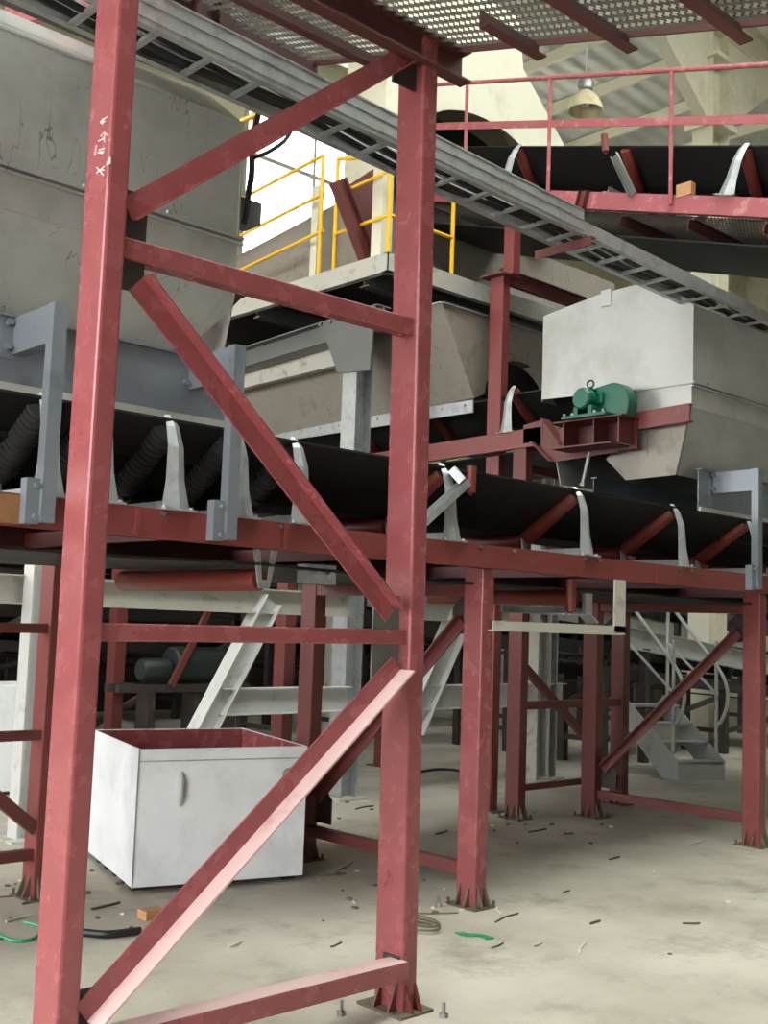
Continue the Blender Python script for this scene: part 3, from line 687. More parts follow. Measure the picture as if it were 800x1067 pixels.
# cream hood at the head of the inclined conveyor, arched mouth
hd = thing('conveyor_hood', 'big cream sheet hood with arched mouth at the top of the inclined conveyor', 'hood', (8.6, 8.6, 6.2))
yh = 8.0; h_ = []
for px, py in ((402, 300), (402, 40), (552, 40), (545, 72), (592, 160), (592, 300)): 
    p = PY(px, py, yh); h_.append(V((p.x, yh, p.z)))
ar = PY(500, 160, yh); ax0, ax1 = PY(440, 165, yh), PY(562, 165, yh); acx = (ax0.x+ax1.x)/2; aw = (ax1.x-ax0.x)/2; az = PY(500, 165, yh).z; ah = PY(480, 111, yh).z-az
zb_ = iz(yh)+.02
x_l, x_r = h_[0].x, h_[4].x
outline = [(x_l, zb_), (x_l, 8.5), (h_[3].x-.1, 8.5), (h_[3].x, h_[3].z), (x_r, h_[4].z), (x_r, zb_)]
arch = [(acx+aw*math.cos(a), az+ah*math.sin(a)) for a in [math.pi*i/16 for i in range(17)]]
arch = [(acx+aw, zb_)] + arch + [(acx-aw, zb_)]
hm = MB(); hm.prism([(x, yh, z) for x, z in outline+arch], (0, .01, 0))
ol = outline
for (a, b), (c, d) in zip(ol, ol[1:]):
    hm.prism([(a, yh, b), (c, yh, d), (c, yh+.7, d), (a, yh+.7, b)], (.004, 0, .004))
hm.prism([(x, yh+.7, z) for x, z in ol], (0, .01, 0))
obj('casing', hm, CREAM, hd)
rc = MB(); rc.prism([(x, yh+.35, z) for x, z in arch], (0, .01, 0)); obj('rubber_curtain', rc, BELT, hd)

# ------------------------------------------------------------------ platform with yellow rails, its hopper and columns
pf = thing('steel_platform', 'pale steel platform high in the centre on a grey column, yellow rails along its edges', 'platform', (8.4, 9.4, 4.85))
PX0, PY0, PZ1 = 6.93, 7.5, 5.05
obj('deck', MB().box(PX0+.01, 11.8, PY0+.01, 13.0, PZ1-.012, PZ1-.002), DARK, pf)
obj('edge_beam', MB().chan((PX0, PY0, PZ1-.09), (PX0, 13.0, PZ1-.09), .18, .07, .01), CHAN, pf)
obj('edge_beam', MB().chan((PX0, PY0, PZ1-.09), (11.8, PY0, PZ1-.09), .18, -.07, .01), CHAN, pf)
obj('floor_beam', MB().hsec((7.0, 7.6, 4.46), (7.0, 13, 4.25), .22, .18, .014), GREYD, pf)
obj('floor_beam', MB().hsec((9.9, 7.6, 4.46), (9.9, 13, 4.25), .22, .18, .014), GREYD, pf)
for y in (7.9, 9.6, 11.4): obj('cross_beam', MB().hsec((7.0, y, 4.90), (10.9, y, 4.90), .18, .12, .012), GREYD, pf)
for x, y in ((6.99, 7.93), (9.9, 7.93)):
    l_ = obj('column', MB().hsec((x, y, 0), (x, y, 4.35), .2, .2, .016, (1, 0, 0)), GALV, pf)
    obj('base_plate', MB().box(x-.17, x+.17, y-.17, y+.17, 0, .02), CHAN, l_)
gp = MB(); a = 6.98
gp.prism([(a-.12, 7.58, 4.53), (a-.12, 8.40, 4.50), (a-.12, 8.22, 4.24), (a-.12, 8.08, 3.97), (a-.12, 7.62, 3.93)], (.014, 0, 0))
for i in range(5): gp.bolt((a-.12, 7.75+.15*i, 4.49), (-1, 0, 0), .022, .02)
obj('gusset_plate', gp, GREYD, pf)
obj('kick_beam', MB().chan((7.12, 8.4, 4.24), (7.12, 13, 4.16), .2, .07, .01), CHAN, pf)
# white K-braced trestle below (columns, beam, brace)
tr = thing('white_trestle', 'white painted steel trestle with slanted brace behind the metal box', 'steel frame', (5.4, 7.75, 0))
obj('top_beam', MB().hsec((1.0, 7.78, 1.76), (6.86, 7.78, 1.76), .21, .16, .012), CHAN, tr)
wcx = PY(35, 700, 7.65).x; obj('column', MB().hsec((wcx, 7.65, 0), (wcx, 7.65, 4.3), .17, .15, .014, (1, 0, 0)), OFFW, tr)
obj('column_foot', MB().box(wcx-.15, wcx+.15, 7.5, 7.8, 0, .02), CHAN, tr)
def slant(a, b, y, w_=.18): 
    p, q = PY(*a, y), PY(*b, y); return obj('slanted_brace', MB().hsec(p, q, w_, .16, .012, (1, 0, .4)), OFFW, tr)
slant((281, 625), (205, 772), 7.75)
p, q = PY(228, 726, 7.75), PY(352, 731, 7.75); obj('lower_beam', MB().hsec((p.x, 7.76, .92), (6.86, 7.76, .92), .22, .14, .012), OFFW, tr)
t2 = thing('white_trestle', 'white slanted brace frame seen just left of the first conveyor leg', 'steel frame', (8.4, 7.9, 0))
p, q = PY(484, 628, 7.9), PY(428, 760, 7.9); obj('slanted_brace', MB().hsec(p, q, .24, .16, .012, (1, 0, .4)), OFFW, t2)
obj('lower_beam', MB().hsec((7.9, 7.92, .9), (10.2, 7.92, .9), .24, .14, .012), OFFW, t2)
obj('top_beam', MB().hsec((7.9, 7.92, 1.76), (9.9, 7.92, 1.76), .21, .16, .012), CHAN, t2)
obj('column', MB().hsec((9.72, 7.9, 0), (9.72, 7.9, 4.3), .22, .22, .016, (1, 0, 0)), CHAN, t2)

# hopper under the platform
uh = thing('chute_hopper', 'dusty grey chute hopper hanging under the platform, over the cross conveyor', 'hopper', (8.3, 8.6, 3.65))
B = [(7.62, 7.0, 3.72), (8.94, 7.0, 3.72), (8.94, 11, 3.60), (7.62, 11, 3.60)]; Tt = [(7.1, 6.95, 4.5), (9.5, 6.95, 4.5), (9.5, 11.5, 4.45), (7.1, 11.5, 4.45)]
um = MB()
for i in (1, 2, 3):
    j = (i+1) % 4; um.prism([B[i], B[j], Tt[j], Tt[i]], (.005, .005, 0))
arch = [(8.28+.52*math.cos(a), 7.0, 3.78+.40*math.sin(a)) for a in [math.pi*i/14 for i in range(15)]]
um.prism([B[0], Tt[0], Tt[1], B[1]]+arch, (0, .006, 0))
obj('casing', um, SHEETW, uh)
um = MB(); um.box(7.60, 7.62, 7.0, 11, 3.58, 3.70)
for i in range(12): um.bolt((7.60, 7.1+.3*i, 3.66), (-1, 0, 0), .016, .012)
um.bar((7.1, 6.95, 4.5), (9.5, 6.95, 4.5), .05, .012); um.bar((7.1, 6.95, 4.5), (7.1, 11.5, 4.45), .05, .012)
obj('flange', um, GALV, uh)
obj('rubber_curtain', MB().prism([(x, 7.12, z) for x, y, z in arch]+[], (0, .01, 0)), BELT, uh)
obj('end_plate', MB().box(8.9, 9.75, 7.2, 7.21, 3.9, 4.6), GALV, uh)

# surge bin standing on the platform
sb = thing('surge_bin', 'plain grey bin standing on the platform behind the yellow rails', 'bin', (9.2, 9.6, PZ1))
sm = MB()
A1 = [(7.35, 8.3, 5.05), (7.35, 12.6, 5.05), (7.35, 12.6, 5.55), (7.35, 8.3, 6.0)]
sm.prism(A1, (.01, 0, 0)); sm.prism([(7.35, 8.3, 5.05), (11.6, 8.3, 5.05), (11.6, 8.3, 6.0), (7.35, 8.3, 6.0)], (0, .01, 0))
sm.prism([(7.35, 8.3, 6.0), (11.6, 8.3, 6.0), (11.6, 12.6, 5.55), (7.35, 12.6, 5.55)], (0, 0, .01))
sm.box(11.59, 11.6, 8.3, 12.6, 5.05, 5.55)
obj('casing', sm, SHEETW, sb)
sm = MB(); sm.box(7.3, 7.42, 8.22, 8.34, 5.05, 6.15); obj('corner_post', sm, CREAM, sb)
wp_ = PX(329, 250, 7.15); t = thing('steel_post', 'slim cream post behind the left yellow guard rail', 'post', (7.15, wp_.y, PZ1)); obj('shaft', MB().box(7.12, 7.18, wp_.y-.05, wp_.y+.05, PZ1, 6.1), CREAM, t); obj('base_plate', MB().box(7.08, 7.22, wp_.y-.09, wp_.y+.09, PZ1, PZ1+.012), CREAM, t)
# maroon strut and cream post near the front corner
cp = thing('steel_post', 'cream square post at the near corner of the platform', 'post', (7.35, 7.75, PZ1))
c = PY(398, 268, 7.75); obj('shaft', MB().box(c.x-.07, c.x+.07, 7.7, 7.84, PZ1, 7.4), CREAM, cp); obj('base_plate', MB().box(c.x-.12, c.x+.12, 7.65, 7.89, PZ1, PZ1+.015), CREAM, cp)
ms = thing('slanted_strut', 'dark maroon slanted strut behind the yellow rails', 'strut', (7.4, 8.2, PZ1))
p, q = PY(386, 268, 7.95), PY(352, 188, 7.95); obj('strut_web', MB().hsec((p.x, 7.95, PZ1+.01), q, .16, .1, .012, (1, 0, .3)), REDD, ms)
p = PY(372, 205, 8.1); obj('backing_plate', MB().prism([PY(360, 195, 8.1), PY(395, 172, 8.1), PY(396, 262, 8.1), PY(385, 268, 8.1)], (0, .01, 0)), REDD, ms)

def rails(name, label, pts_posts, rail_lines, r=.022):
    t = thing(name, label, 'guard rail', (pts_posts[0][0][0], pts_posts[0][0][1], pts_posts[0][0][2]))
    for a, b in pts_posts: obj('post', MB().cyl(a, b, r, n=10), YEL, t, smooth=True)
    for L_ in rail_lines: obj('rail', MB().tube(L_, r*.85, 10), YEL, t, smooth=True)
    return t
xg = PX0+.04
A = [PX(337, y, xg) for y in (162, 202, 240)]; B = [PX(240, y, xg) for y in (212, 250, 286)]
pa = PX(336, 290, xg); pb = PX(258, 322, xg); pc = PX(264, 318, xg)
rails('guard_rail', 'yellow guard rail section left of the gap, running back along the platform edge',
      [((xg, A[0].y, PZ1), A[0]), ((xg, B[0].y+.2, PZ1), B[0]+V((0, .2, 0)))], [[A[i], B[i]+V((0, .5, -.05))] for i in range(3)])
yg = PY0+.05
f1 = PX(353, 156, xg); f2 = PX(410, 168, xg)
zt = 6.0; zm = 5.55
yl_ = PX(348, 270, xg).y
cr_ = PY(473, 196, yg)
rails('guard_rail', 'yellow guard rail wrapping the near corner of the platform, beside the tall red post',
      [((xg, yl_, PZ1), (xg, yl_, 6.2)), ((xg, yg, PZ1), (xg, yg, 5.98)), ((cr_.x, yg, PZ1), (cr_.x, yg, 5.95))],
      [[(xg, yl_, 6.19), (xg, yg, 6.0)], [(xg, yl_, 5.82), (xg, yg, 5.86), (cr_.x, yg, 5.86)], [(xg, yl_, 5.42), (xg, yg, 5.43), (cr_.x, yg, 5.43)]])
ar_ = MB(); hz_ = 5.15
ar_.tube([PY(224, 92, hz_), PY(268, 117, hz_)], .016, 8); ar_.tube([PY(246, 129, hz_), PY(268, 119, hz_)], .016, 8); ar_.tube([PY(224, 92, hz_), PY(236, 86, hz_)], .016, 8); ar_.tube([PY(267, 104, hz_), PY(262, 190, hz_)], .016, 8)
obj('hand_rail', ar_, YEL, h1)['label'] = 'yellow rail end'

# ------------------------------------------------------------------ cable tray and cables
ct = thing('cable_tray', 'galvanised cable ladder tray running down from upper left to the right hopper', 'cable tray', (4, 4.4, 4.2))
ZT = 4.2
n0, n1 = PZ(297, 93, ZT), PZ(608, 243, ZT); g0, g1 = PZ(300, 125, ZT), PZ(600, 270, ZT)
dn = (n1-n0); dn.z = 0
def near(x): return V((x, n0.y+(x-n0.x)*dn.y/dn.x, ZT))
gy = (g0.y+g1.y)/2 - near(4.5).y
def far(x): return near(x)+V((0, gy, 0))
xe = n1.x
ra = MB()
ra.chan(near(-1)+V((0, 0, .075)), near(xe)+V((0, 0, .075)), .17, -.04, .003)
for z in (.02, .09, .15): ra.bar(near(-1)+V((0, 0, z)), near(xe)+V((0, 0, z)), .012, .006)
obj('side_rail', ra, GALV, ct)
obj('side_rail', MB().chan(near(xe)+V((0, 0, .04)), near(9.5)+V((0, 0, .04)), .09, -.04, .003), GALV, ct)
obj('side_rail', MB().chan(far(-1)+V((0, 0, .05)), far(9.5)+V((0, 0, .05)), .11, .04, .003), GALV, ct)
x = -.8
while x < 9.4:
    obj('rung', MB().bar(near(x)+V((0, 0, .01)), far(x)+V((0, 0, .01)), .03, .02), GALV, ct); x += .3
obj('hanger_bracket', MB().angle(near(xe)+V((0, -.06, -.03)), far(xe)+V((0, .1, -.03)), .06, -.06, .008), REDD, ct)
for i, (u, zo, lab) in enumerate(((.2, .045, 'black power cable in the tray, nearest its outer side'), (.42, .05, 'black power cable in the middle of the tray'), (.6, .043, 'black power cable lying right of centre in the tray'), (.8, .05, 'black power cable at the inner side of the tray'))):
    pts = []
    for k in range(26):
        x = -.9+k*.4; b_ = near(x)*(1-u)+far(x)*u; pts.append(b_+V((0, .035*math.sin(k*1.3+i), zo-.006+.006*math.sin(k*.9+i*2))))
    tag(obj('power_cable', MB().tube(spline(pts, 3), .022, 8), CABLE, smooth=True), lab, 'cable', 'cables in the tray')
def cable(pts, y, r, lab):
    return tag(obj('power_cable', MB().tube(spline([PY(a, b, y) for a, b in pts], 8), r, 8), CABLE, smooth=True), lab, 'cable')
cable([(268, 76), (272, 92), (270, 115), (263, 150), (262, 180), (259, 200), (256, 225), (254, 232)], 4.72, .016, 'black cable drooping from the tray to the end of the left hopper')
cable([(262, 165), (280, 158), (298, 145), (308, 125), (312, 108)], 4.68, .011, 'thin black cable looping back up to the tray')
cable([(208, 62), (207, 72), (203, 86)], 4.6, .016, 'short black cable end hanging over the left hopper')
ap = thing('drip_shelf', 'thin dark angle plate leaning off the lower end of the left hopper', 'plate', (3.3, 5.0, 3.0))
pp = [PY(246, 294, 4.9), PY(208, 346, 4.9), PY(205, 352, 4.9), PY(206, 346, 4.9)]
obj('plate', MB().prism([PY(246, 293, 4.9), PY(258, 308, 4.9), PY(250, 312, 4.9), PY(222, 340, 4.9), PY(207, 347, 4.9)], (0, .012, 0)), DARK, ap)

obj('support_beam', MB().bar((0, 4.74, 4.335), (2.96, 4.74, 4.335), .03, .055), DARK, ct)

# ------------------------------------------------------------------ metal box
p, q, b_ = PZ(137, 932), PZ(315, 918), PZ(96, 890)
q = V((q.x, q.y, 0)); e1 = (q-p).normalized(); e2 = V((-e1.y, e1.x, 0)); LX = (q-p).length; LY = (b_-p).dot(e2)
LY = 1.16
MBX = Matrix(((e1.x, e2.x, 0, p.x), (e1.y, e2.y, 0, p.y), (0, 0, 1, 0), (0, 0, 0, 1)))
bx = thing('metal_box', 'white open topped sheet metal box with red inside, on the floor behind the brace', 'box', p+e1*LX/2+e2*LY/2)
H0, HB = .035, .825
t_ = .012
obj('front_panel', MB(MBX).box(0, LX, 0, t_, H0, HB), WHITE, bx, bevel=.003); obj('side_panel', MB(MBX).box(0, t_, t_, LY, H0, HB), WHITE, bx)
obj('side_panel', MB(MBX).box(LX-t_, LX, t_, LY, H0, HB), WHITE, bx); obj('back_panel', MB(MBX).box(t_, LX-t_, LY-t_, LY, H0, HB), WHITE, bx)
obj('bottom_panel', MB(MBX).box(t_, LX-t_, t_, LY-t_, H0, H0+.01), REDD, bx)
ln = MB(MBX); g = .002; ln.box(t_, t_+g, t_, LY-t_, H0+.01, HB-.004); ln.box(LX-t_-g, LX-t_, t_, LY-t_, H0+.01, HB-.004); ln.box(t_, LX-t_, t_, t_+g, H0+.01, HB-.004); ln.box(t_, LX-t_, LY-t_-g, LY-t_, H0+.01, HB-.004)
obj('inner_lining', ln, RED, bx)['label'] = 'dark red painted inside'
obj('rim_seam', MB(MBX).box(0, LX, -.004, 0, HB-.075, HB-.068).box(-.004, .004, -.004, .004, H0, HB), GALV, bx)
hc = PY(184, 820, p.y); hx = (hc-p).dot(e1)
hn = MB(MBX); hn.cyl((hx, 0, hc.z-.0), (hx, -.008, hc.z), .012); 
hn.lathe((hx, -.012, hc.z-.1), (hx, -.012, hc.z+.1), [(0, .004), (.12, .018), (.3, .026), (.42, .024), (.58, .024), (.7, .026), (.88, .018), (1, .004)], 12); hn.box(hx-.012, hx+.012, -.03, 0, hc.z-.02, hc.z+.02)
obj('handle', hn, PALEG, bx, smooth=True)['label'] = 'oval chrome handle'
hx2 = LX-.13
obj('handle', MB(MBX).torus((hx2, -.006, hc.z+.07), (0, 1, .2), .03, .006), STEEL, bx, smooth=True)
ft = MB(MBX)
for i in range(5): ft.box(.02, .1, .08+i*.2, .14+i*.2, 0, H0)
for i in range(5): ft.box(LX-.1, LX-.02, .08+i*.2, .14+i*.2, 0, H0)
obj('skid_block', ft, DARK, bx)

# ------------------------------------------------------------------ galvanised stair at the right
st = thing('access_stair', 'small grey steel stair with bent tube handrails, between the right conveyor legs', 'stair', (11.2, 7.2, 0))
a0, a1 = PZ(706, 814), PZ(755, 813)
ex = V((a1.x-a0.x, a1.y-a0.y, 0)); Wd = ex.length; ex.normalize(); ey = V((-ex.y, ex.x, 0))
# direction of climb: toward upper left of the photo
tp = PX(0, 0, 1) if False else None
MS = Matrix(((ex.x, ey.x, 0, a0.x), (ex.y, ey.y, 0, a0.y), (0, 0, 1, 0), (0, 0, 0, 1)))
Dp, Hs = 1.0, .78
for x in (0, Wd-.008):
    obj('stringer', MB(MS).prism([(x, 0, 0), (x, .30, 0), (x, Dp+.36, Hs-.06), (x, Dp+.1, Hs+.1), (x, 0, .22)], (.008, 0, 0)), PALEG, st)
for i in range(4):
    y = .02+i*.27; z = .2+i*.19
    obj('tread', MB(MS).box(.008, Wd-.008, y, y+.25, z-.03, z).box(.008, Wd-.008, y, y+.01, z-.03, z), PALEG, st)
obj('kick_plate', MB(MS).box(.008, Wd-.008, .0, .008, .0, .17), PALEG, st)
for x in (.02, Wd-.03):
    for y, zb2, zt2 in ((.12, .28, 1.55), (1.05, .8, 2.0)):
        obj('rail_post', MB(MS).cyl((x, y, zb2), (x, y, zt2), .02, n=8), PALEG, st)
    obj('handrail', MB(MS).tube(spline([(x, 1.9, 2.75), (x, 1.05, 2.0), (x, .35, 1.45), (x, .0, 1.15), (x, -.08, .9), (x, .02, .66), (x, .14, .6)], 6), .02, 8), PALEG, st, smooth=True)
    obj('handrail', MB(MS).tube([(x, .12, .95), (x, 1.05, 1.5)], .016, 8), PALEG, st)

# ------------------------------------------------------------------ pendant lamp
lp = V((11.85, 9.0, 0)); c = PY(610, 104, 9.0); zr = c.z
la = thing('pendant_lamp', 'bell shaped enamel pendant lamp hanging from the roof, upper right', 'lamp', (c.x, 9.0, zr-.16))
obj('shade', MB().lathe((c.x, 9, zr-.16), (c.x, 9, zr+.12), [(0, .225), (0, .235), (.3, .222), (.6, .18), (.85, .115), (1, .07), (1, .05), (.85, .1), (.58, .168), (.28, .21), (.02, .222)], 24, False), LAMPM, la, smooth=True)
obj('cap', MB().lathe((c.x, 9, zr+.12), (c.x, 9, zr+.33), [(0, .06), (.1, .10), (.55, .11), (.8, .09), (1, .03)], 16), GALV, la, smooth=True)
obj('bulb', MB().lathe((c.x, 9, zr-.12), (c.x, 9, zr+.08), [(0, .01), (.1, .05), (.4, .07), (.8, .04), (1, .03)], 14), WHITE, la, smooth=True)
obj('cord', MB().cyl((c.x, 9, zr+.33), (c.x, 9, rz(c.x)), .012, n=6), CHAN, la)

# ------------------------------------------------------------------ background machinery
def far_conveyor(label, x0, x1_, y, za, zb2, w_=.9, legs=(), nm='belt_conveyor'):
    t = thing(nm, label, 'conveyor', ((x0+x1_)/2, y, 0), 'conveyors in the background')
    zf = lambda x: za+(zb2-za)*(x-x0)/(x1_-x0)
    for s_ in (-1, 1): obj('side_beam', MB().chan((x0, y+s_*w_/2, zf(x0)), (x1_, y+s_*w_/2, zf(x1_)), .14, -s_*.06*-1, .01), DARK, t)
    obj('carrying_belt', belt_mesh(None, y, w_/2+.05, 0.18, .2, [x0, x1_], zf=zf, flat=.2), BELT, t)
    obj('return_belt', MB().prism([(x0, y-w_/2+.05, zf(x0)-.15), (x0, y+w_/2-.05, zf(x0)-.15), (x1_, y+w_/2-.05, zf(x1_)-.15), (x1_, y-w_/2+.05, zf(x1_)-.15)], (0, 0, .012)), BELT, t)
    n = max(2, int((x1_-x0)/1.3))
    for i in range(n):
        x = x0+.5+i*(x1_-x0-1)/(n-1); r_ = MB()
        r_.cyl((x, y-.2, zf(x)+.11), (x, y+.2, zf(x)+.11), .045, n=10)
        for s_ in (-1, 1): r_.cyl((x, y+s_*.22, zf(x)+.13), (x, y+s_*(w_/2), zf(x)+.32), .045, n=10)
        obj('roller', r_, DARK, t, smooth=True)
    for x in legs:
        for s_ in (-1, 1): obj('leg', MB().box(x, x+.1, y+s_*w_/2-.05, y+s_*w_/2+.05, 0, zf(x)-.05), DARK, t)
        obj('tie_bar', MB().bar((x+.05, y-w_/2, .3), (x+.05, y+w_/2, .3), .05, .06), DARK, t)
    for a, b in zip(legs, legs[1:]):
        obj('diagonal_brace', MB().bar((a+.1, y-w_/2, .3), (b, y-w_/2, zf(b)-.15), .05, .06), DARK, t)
    return t
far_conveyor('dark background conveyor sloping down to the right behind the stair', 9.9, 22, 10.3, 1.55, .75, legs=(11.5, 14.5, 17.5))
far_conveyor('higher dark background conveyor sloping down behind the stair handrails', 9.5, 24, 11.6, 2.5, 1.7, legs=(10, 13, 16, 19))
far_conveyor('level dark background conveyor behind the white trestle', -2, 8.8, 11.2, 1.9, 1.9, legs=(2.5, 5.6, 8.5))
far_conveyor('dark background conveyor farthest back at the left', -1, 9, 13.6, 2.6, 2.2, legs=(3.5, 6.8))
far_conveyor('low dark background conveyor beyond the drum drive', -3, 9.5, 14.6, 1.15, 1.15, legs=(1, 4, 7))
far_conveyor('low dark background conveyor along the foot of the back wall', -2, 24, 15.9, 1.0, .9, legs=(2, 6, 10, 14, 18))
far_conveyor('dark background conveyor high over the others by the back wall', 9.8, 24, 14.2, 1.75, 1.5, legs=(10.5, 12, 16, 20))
# pale steel ledge far right
far_ = thing('steel_girder', 'pale grey girder farthest back at right, partly hidden by dark conveyors', 'girder', (15, 12.9, 0), None)
obj('girder_beam', MB().hsec((10, 12.9, 2.1), (24, 12.9, 1.6), .34, .2, .015), CHAN, far_)
for x in (11, 15, 19): obj('leg', MB().box(x, x+.15, 12.82, 12.98, 0, 1.9), CHAN, far_)
p, q = PY(640, 702, 8.35), PY(785, 724, 8.35)
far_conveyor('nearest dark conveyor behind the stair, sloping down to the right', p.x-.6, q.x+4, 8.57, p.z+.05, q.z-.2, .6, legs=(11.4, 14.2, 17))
p, q = PY(650, 664, 8.2), PY(785, 690, 8.2)
t = thing('steel_girder', 'pale grey girder running behind the stair handrails, nearer one', 'girder', (p.x, 8.2, 0))
obj('girder_beam', MB().hsec(p, q+(q-p)*.6, .26, .16, .012), PALEG, t)
for x in (p.x+.4, q.x+.6): obj('leg', MB().box(x, x+.1, 8.15, 8.25, 0, p.z-.1+(q.z-p.z)*(x-p.x)/(q.x-p.x)), DARK, t)
# drum drive behind the box
dm = thing('drum_drive', 'dark green cylindrical drum drive on a stand, seen above the white box', 'machine', (6.2, 12.2, 0))
yd = 10.1; dc = PY(198, 693, yd); dxc, dz_ = dc.x, dc.z
obj('drum', MB().lathe((dxc-.25, yd, dz_), (dxc+.4, yd, dz_), [(0, .05), (0, .17), (.03, .19), (.97, .19), (1, .17), (1, .05)], 24), DGRN, dm, smooth=True)
obj('motor', MB().lathe((dxc-.6, yd, dz_-.05), (dxc-.25, yd, dz_-.05), [(0, .05), (0, .1), (.1, .12), (.9, .12), (1, .07)], 18), DGRN, dm, smooth=True)
for dx in (-.55, 0, .45): obj('leg', MB().box(dxc+dx, dxc+dx+.08, yd-.12, yd+.12, 0, dz_-.27), DARK, dm)
obj('bed_frame', MB().bar((dxc-.9, yd-.1, dz_-.23), (dxc+.7, yd-.1, dz_-.23), .08, .08).bar((dxc-.9, yd+.12, dz_-.23), (dxc+.7, yd+.12, dz_-.23), .08, .08), DARK, dm)
obj('stay', MB().bar((dxc-.35, yd-.2, dz_-.2), (dxc+.1, yd-.2, 1.75), .05, .06), REDD, dm)
dm.location = V((dxc, yd, 0)); 
for o_ in dm.children:
    o_.location = LOC[dm.name]-V((dxc, yd, 0))
def post(label, x, y, z, m_, w_=.12, name='steel_column'):
    t = thing(name, label, 'column', (x, y, 0)); obj('shaft', MB().box(x-w_/2, x+w_/2, y-.08, y+.08, 0, z), m_, t); obj('base_plate', MB().box(x-.12, x+.12, y-.14, y+.14, 0, .014), m_, t); return t
c = PZ(114, 806); post('red column behind the left foreground post, seen through the frame', c.x, c.y, 2.6, REDD)
c = PZ(290, 828); post('dark red column behind the white trestle beam', c.x, c.y, 3.0, REDD)
c = PZ(398, 798); post('dark red column just left of the right foreground post', c.x, c.y, 2.4, REDD)
c = PZ(478, 757); post('slim grey column far behind the first conveyor leg', c.x, c.y, 2.4, GREYP)
c = PZ(681, 750); post('short dark pier behind the stair', c.x, c.y, 1.2, DARK, .25)
# low white panels lying against machinery at far left
wc = thing('white_cabinet', 'white cabinet at the left edge behind the white column', 'cabinet', (2.9, 9.2, 0))
p = PZ(-10, 830); obj('body', MB().box(p.x-1.2, p.x+.55, p.y, p.y+.6, .03, .95), WHITE, wc, bevel=.01); obj('plinth', MB().box(p.x-1.15, p.x+.5, p.y+.03, p.y+.57, 0, .03), DARK, wc)

# ------------------------------------------------------------------ litter on the floor
def fl(px, py): return PZ(px, py)
c = fl(495, 976)
rb_ = MB(); n = 12
pts = [fl(478, 972), fl(485, 975), fl(495, 975), (fl(503, 976)), fl(511, 979)]
for (a, b) in zip(spline(pts, 4), spline(pts, 4)[1:]):
    d = (b-a).normalized(); s_ = V((-d.y, d.x, 0))*.025; rb_.prism([a+s_, b+s_, b-s_, a-s_], (0, 0, .006))
tag(obj('plastic_strip', rb_, GPLAS), 'crumpled green plastic strip on the floor beside the first conveyor leg', 'strip')
c = fl(158, 957); tag(obj('wood_block', MB().box(c.x-.06, c.x+.06, c.y-.04, c.y+.05, 0, .05), WOOD, bevel=.004), 'small brown wood block on the floor beside the diagonal brace', 'block')
tag(obj('rubber_hose', MB().tube(spline([fl(86, 976)+V((0, 0, .02)), fl(110, 978)+V((0, 0, .02)), fl(130, 976)+V((0, 0, .02)), fl(146, 974)+V((0, 0, .02))], 6), .02, 8), CABLE, smooth=True), 'short black hose on the floor between the posts', 'hose')
tag(obj('wire_coil', MB().tube([fl(438, 968)+V((.09*math.cos(a)*(1-.02*a), .12*math.sin(a), .008+.003*a)) for a in [i*.35 for i in range(40)]], .006, 6), DEBR, smooth=True), 'loose coil of wire on the floor behind the right foreground post', 'wire')
tag(obj('green_wire', MB().tube(spline([fl(-6, 974)+V((0, 0, .008)), fl(14, 982)+V((0, 0, .008)), fl(34, 980)+V((0, 0, .008)), fl(42, 968)+V((0, 0, .008)), fl(24, 962)+V((0, 0, .008))], 8), .008, 6), GPLAS, smooth=True), 'thin green wire curled on the floor at the left edge', 'wire')
tag(obj('ground_cable', MB().tube(spline([fl(436, 806)+V((0, 0, .015)), fl(455, 803)+V((0, 0, .015)), fl(475, 804)+V((0, 0, .015)), fl(492, 809)+V((0, 0, .015))], 6), .015, 6), CABLE, smooth=True), 'black cable trailing over the floor behind the first conveyor leg', 'cable')
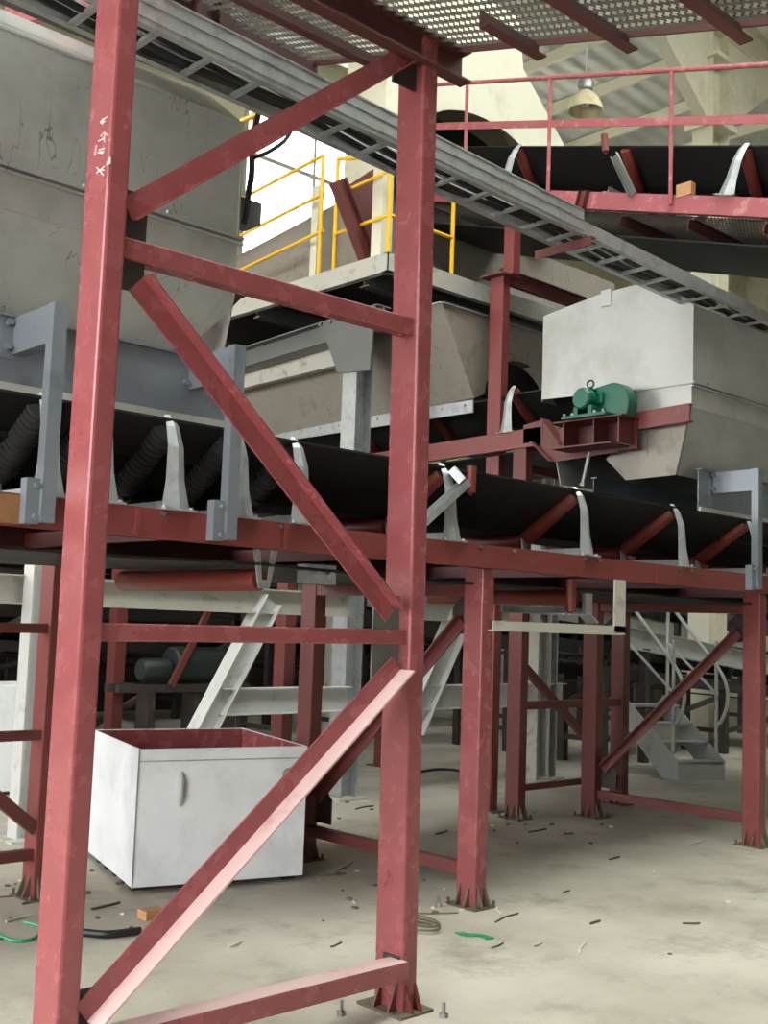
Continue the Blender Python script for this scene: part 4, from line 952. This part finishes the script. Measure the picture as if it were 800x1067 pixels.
scr = [(607, 989, .22, .5, 'thin dark twig on the open floor, right of the green strip'), (518, 986, .12, .2, None), (450, 952, .3, -.6, 'dark stick on the floor left of the first conveyor leg'), (725, 878, .3, .1, 'pale stick on the floor left of the right conveyor leg'), (720, 963, .1, -.6, None), (528, 957, .26, .2, 'pale offcut on the floor right of the first conveyor leg'), (520, 950, .16, .9, None), (360, 903, .3, .5, 'long stick on the floor right of the white box'), (345, 912, .2, -.3, None), (370, 940, .12, .8, None), (620, 962, .1, .1, None), (350, 985, .1, .3, None), (245, 985, .12, .4, None), (560, 866, .24, .05, None), (460, 868, .2, .3, None), (350, 866, .3, .4, None), (380, 842, .26, .2, None), (590, 930, .09, .2, None), (680, 910, .12, .5, None), (640, 895, .14, .1, None), (430, 942, .12, .3, None), (560, 985, .08, .2, None), (110, 945, .2, .2, None), (40, 940, .2, .1, None), (20, 958, .18, .3, None), (15, 935, .16, -.4, None)]
for i, (px, py, L_, a, lab) in enumerate(scr):
    c = fl(px, py); d = V((math.cos(a), math.sin(a), 0))*L_/2; mm = MB(); s_ = .004+.004*random.random()
    e = V((random.uniform(-.02, .02), random.uniform(-.02, .02), 0))
    mm.tube([c-d+V((0, 0, s_)), c+e+V((0, 0, s_*1.0)), c+d+V((0, 0, s_))], s_, 6)
    o = obj('scrap_stick', mm, (PAPER if i % 3 == 0 else DEBR), smooth=True)
    if lab: tag(o, lab, 'stick')
    else: tag(o, 'small stick or offcut lying loose among the floor litter', 'stick', 'floor litter sticks')
for i in range(70):
    px, py = random.choice(((random.uniform(330, 480), random.uniform(880, 960)), (random.uniform(500, 640), random.uniform(845, 880)), (random.uniform(0, 150), random.uniform(900, 985)), (random.uniform(440, 800), random.uniform(880, 1010)), (random.uniform(330, 430), random.uniform(830, 880))))
    c = fl(px, py); mm = MB(); r_ = random.uniform(.008, .024); n = 6
    pts = [c+V((math.cos(2*math.pi*k_/n)*r_*random.uniform(.6, 1.3), math.sin(2*math.pi*k_/n)*r_*random.uniform(.6, 1.3), 0)) for k_ in range(n)]
    mm.prism(pts, (0, 0, r_*.5))
    tag(obj('rubble_chip', mm, PAPER if i % 4 == 0 else DEBR), 'small rubble chip lying loose on the dusty concrete floor', 'chip', 'rubble chips on the floor')
for px, py, lab in ((355, 1058, 'anchor bolt in the floor, left of the right foreground post'), (462, 1060, 'anchor bolt in the floor, right of the right foreground post'), (457, 945, 'anchor bolt standing in the floor, left of the first conveyor leg')):
    c = fl(px, py); tag(obj('anchor_bolt', MB().cyl(c, c+V((0, 0, .06)), .008, n=8).cyl(c, c+V((0, 0, .018)), .02, n=6), STEEL), lab, 'bolt')
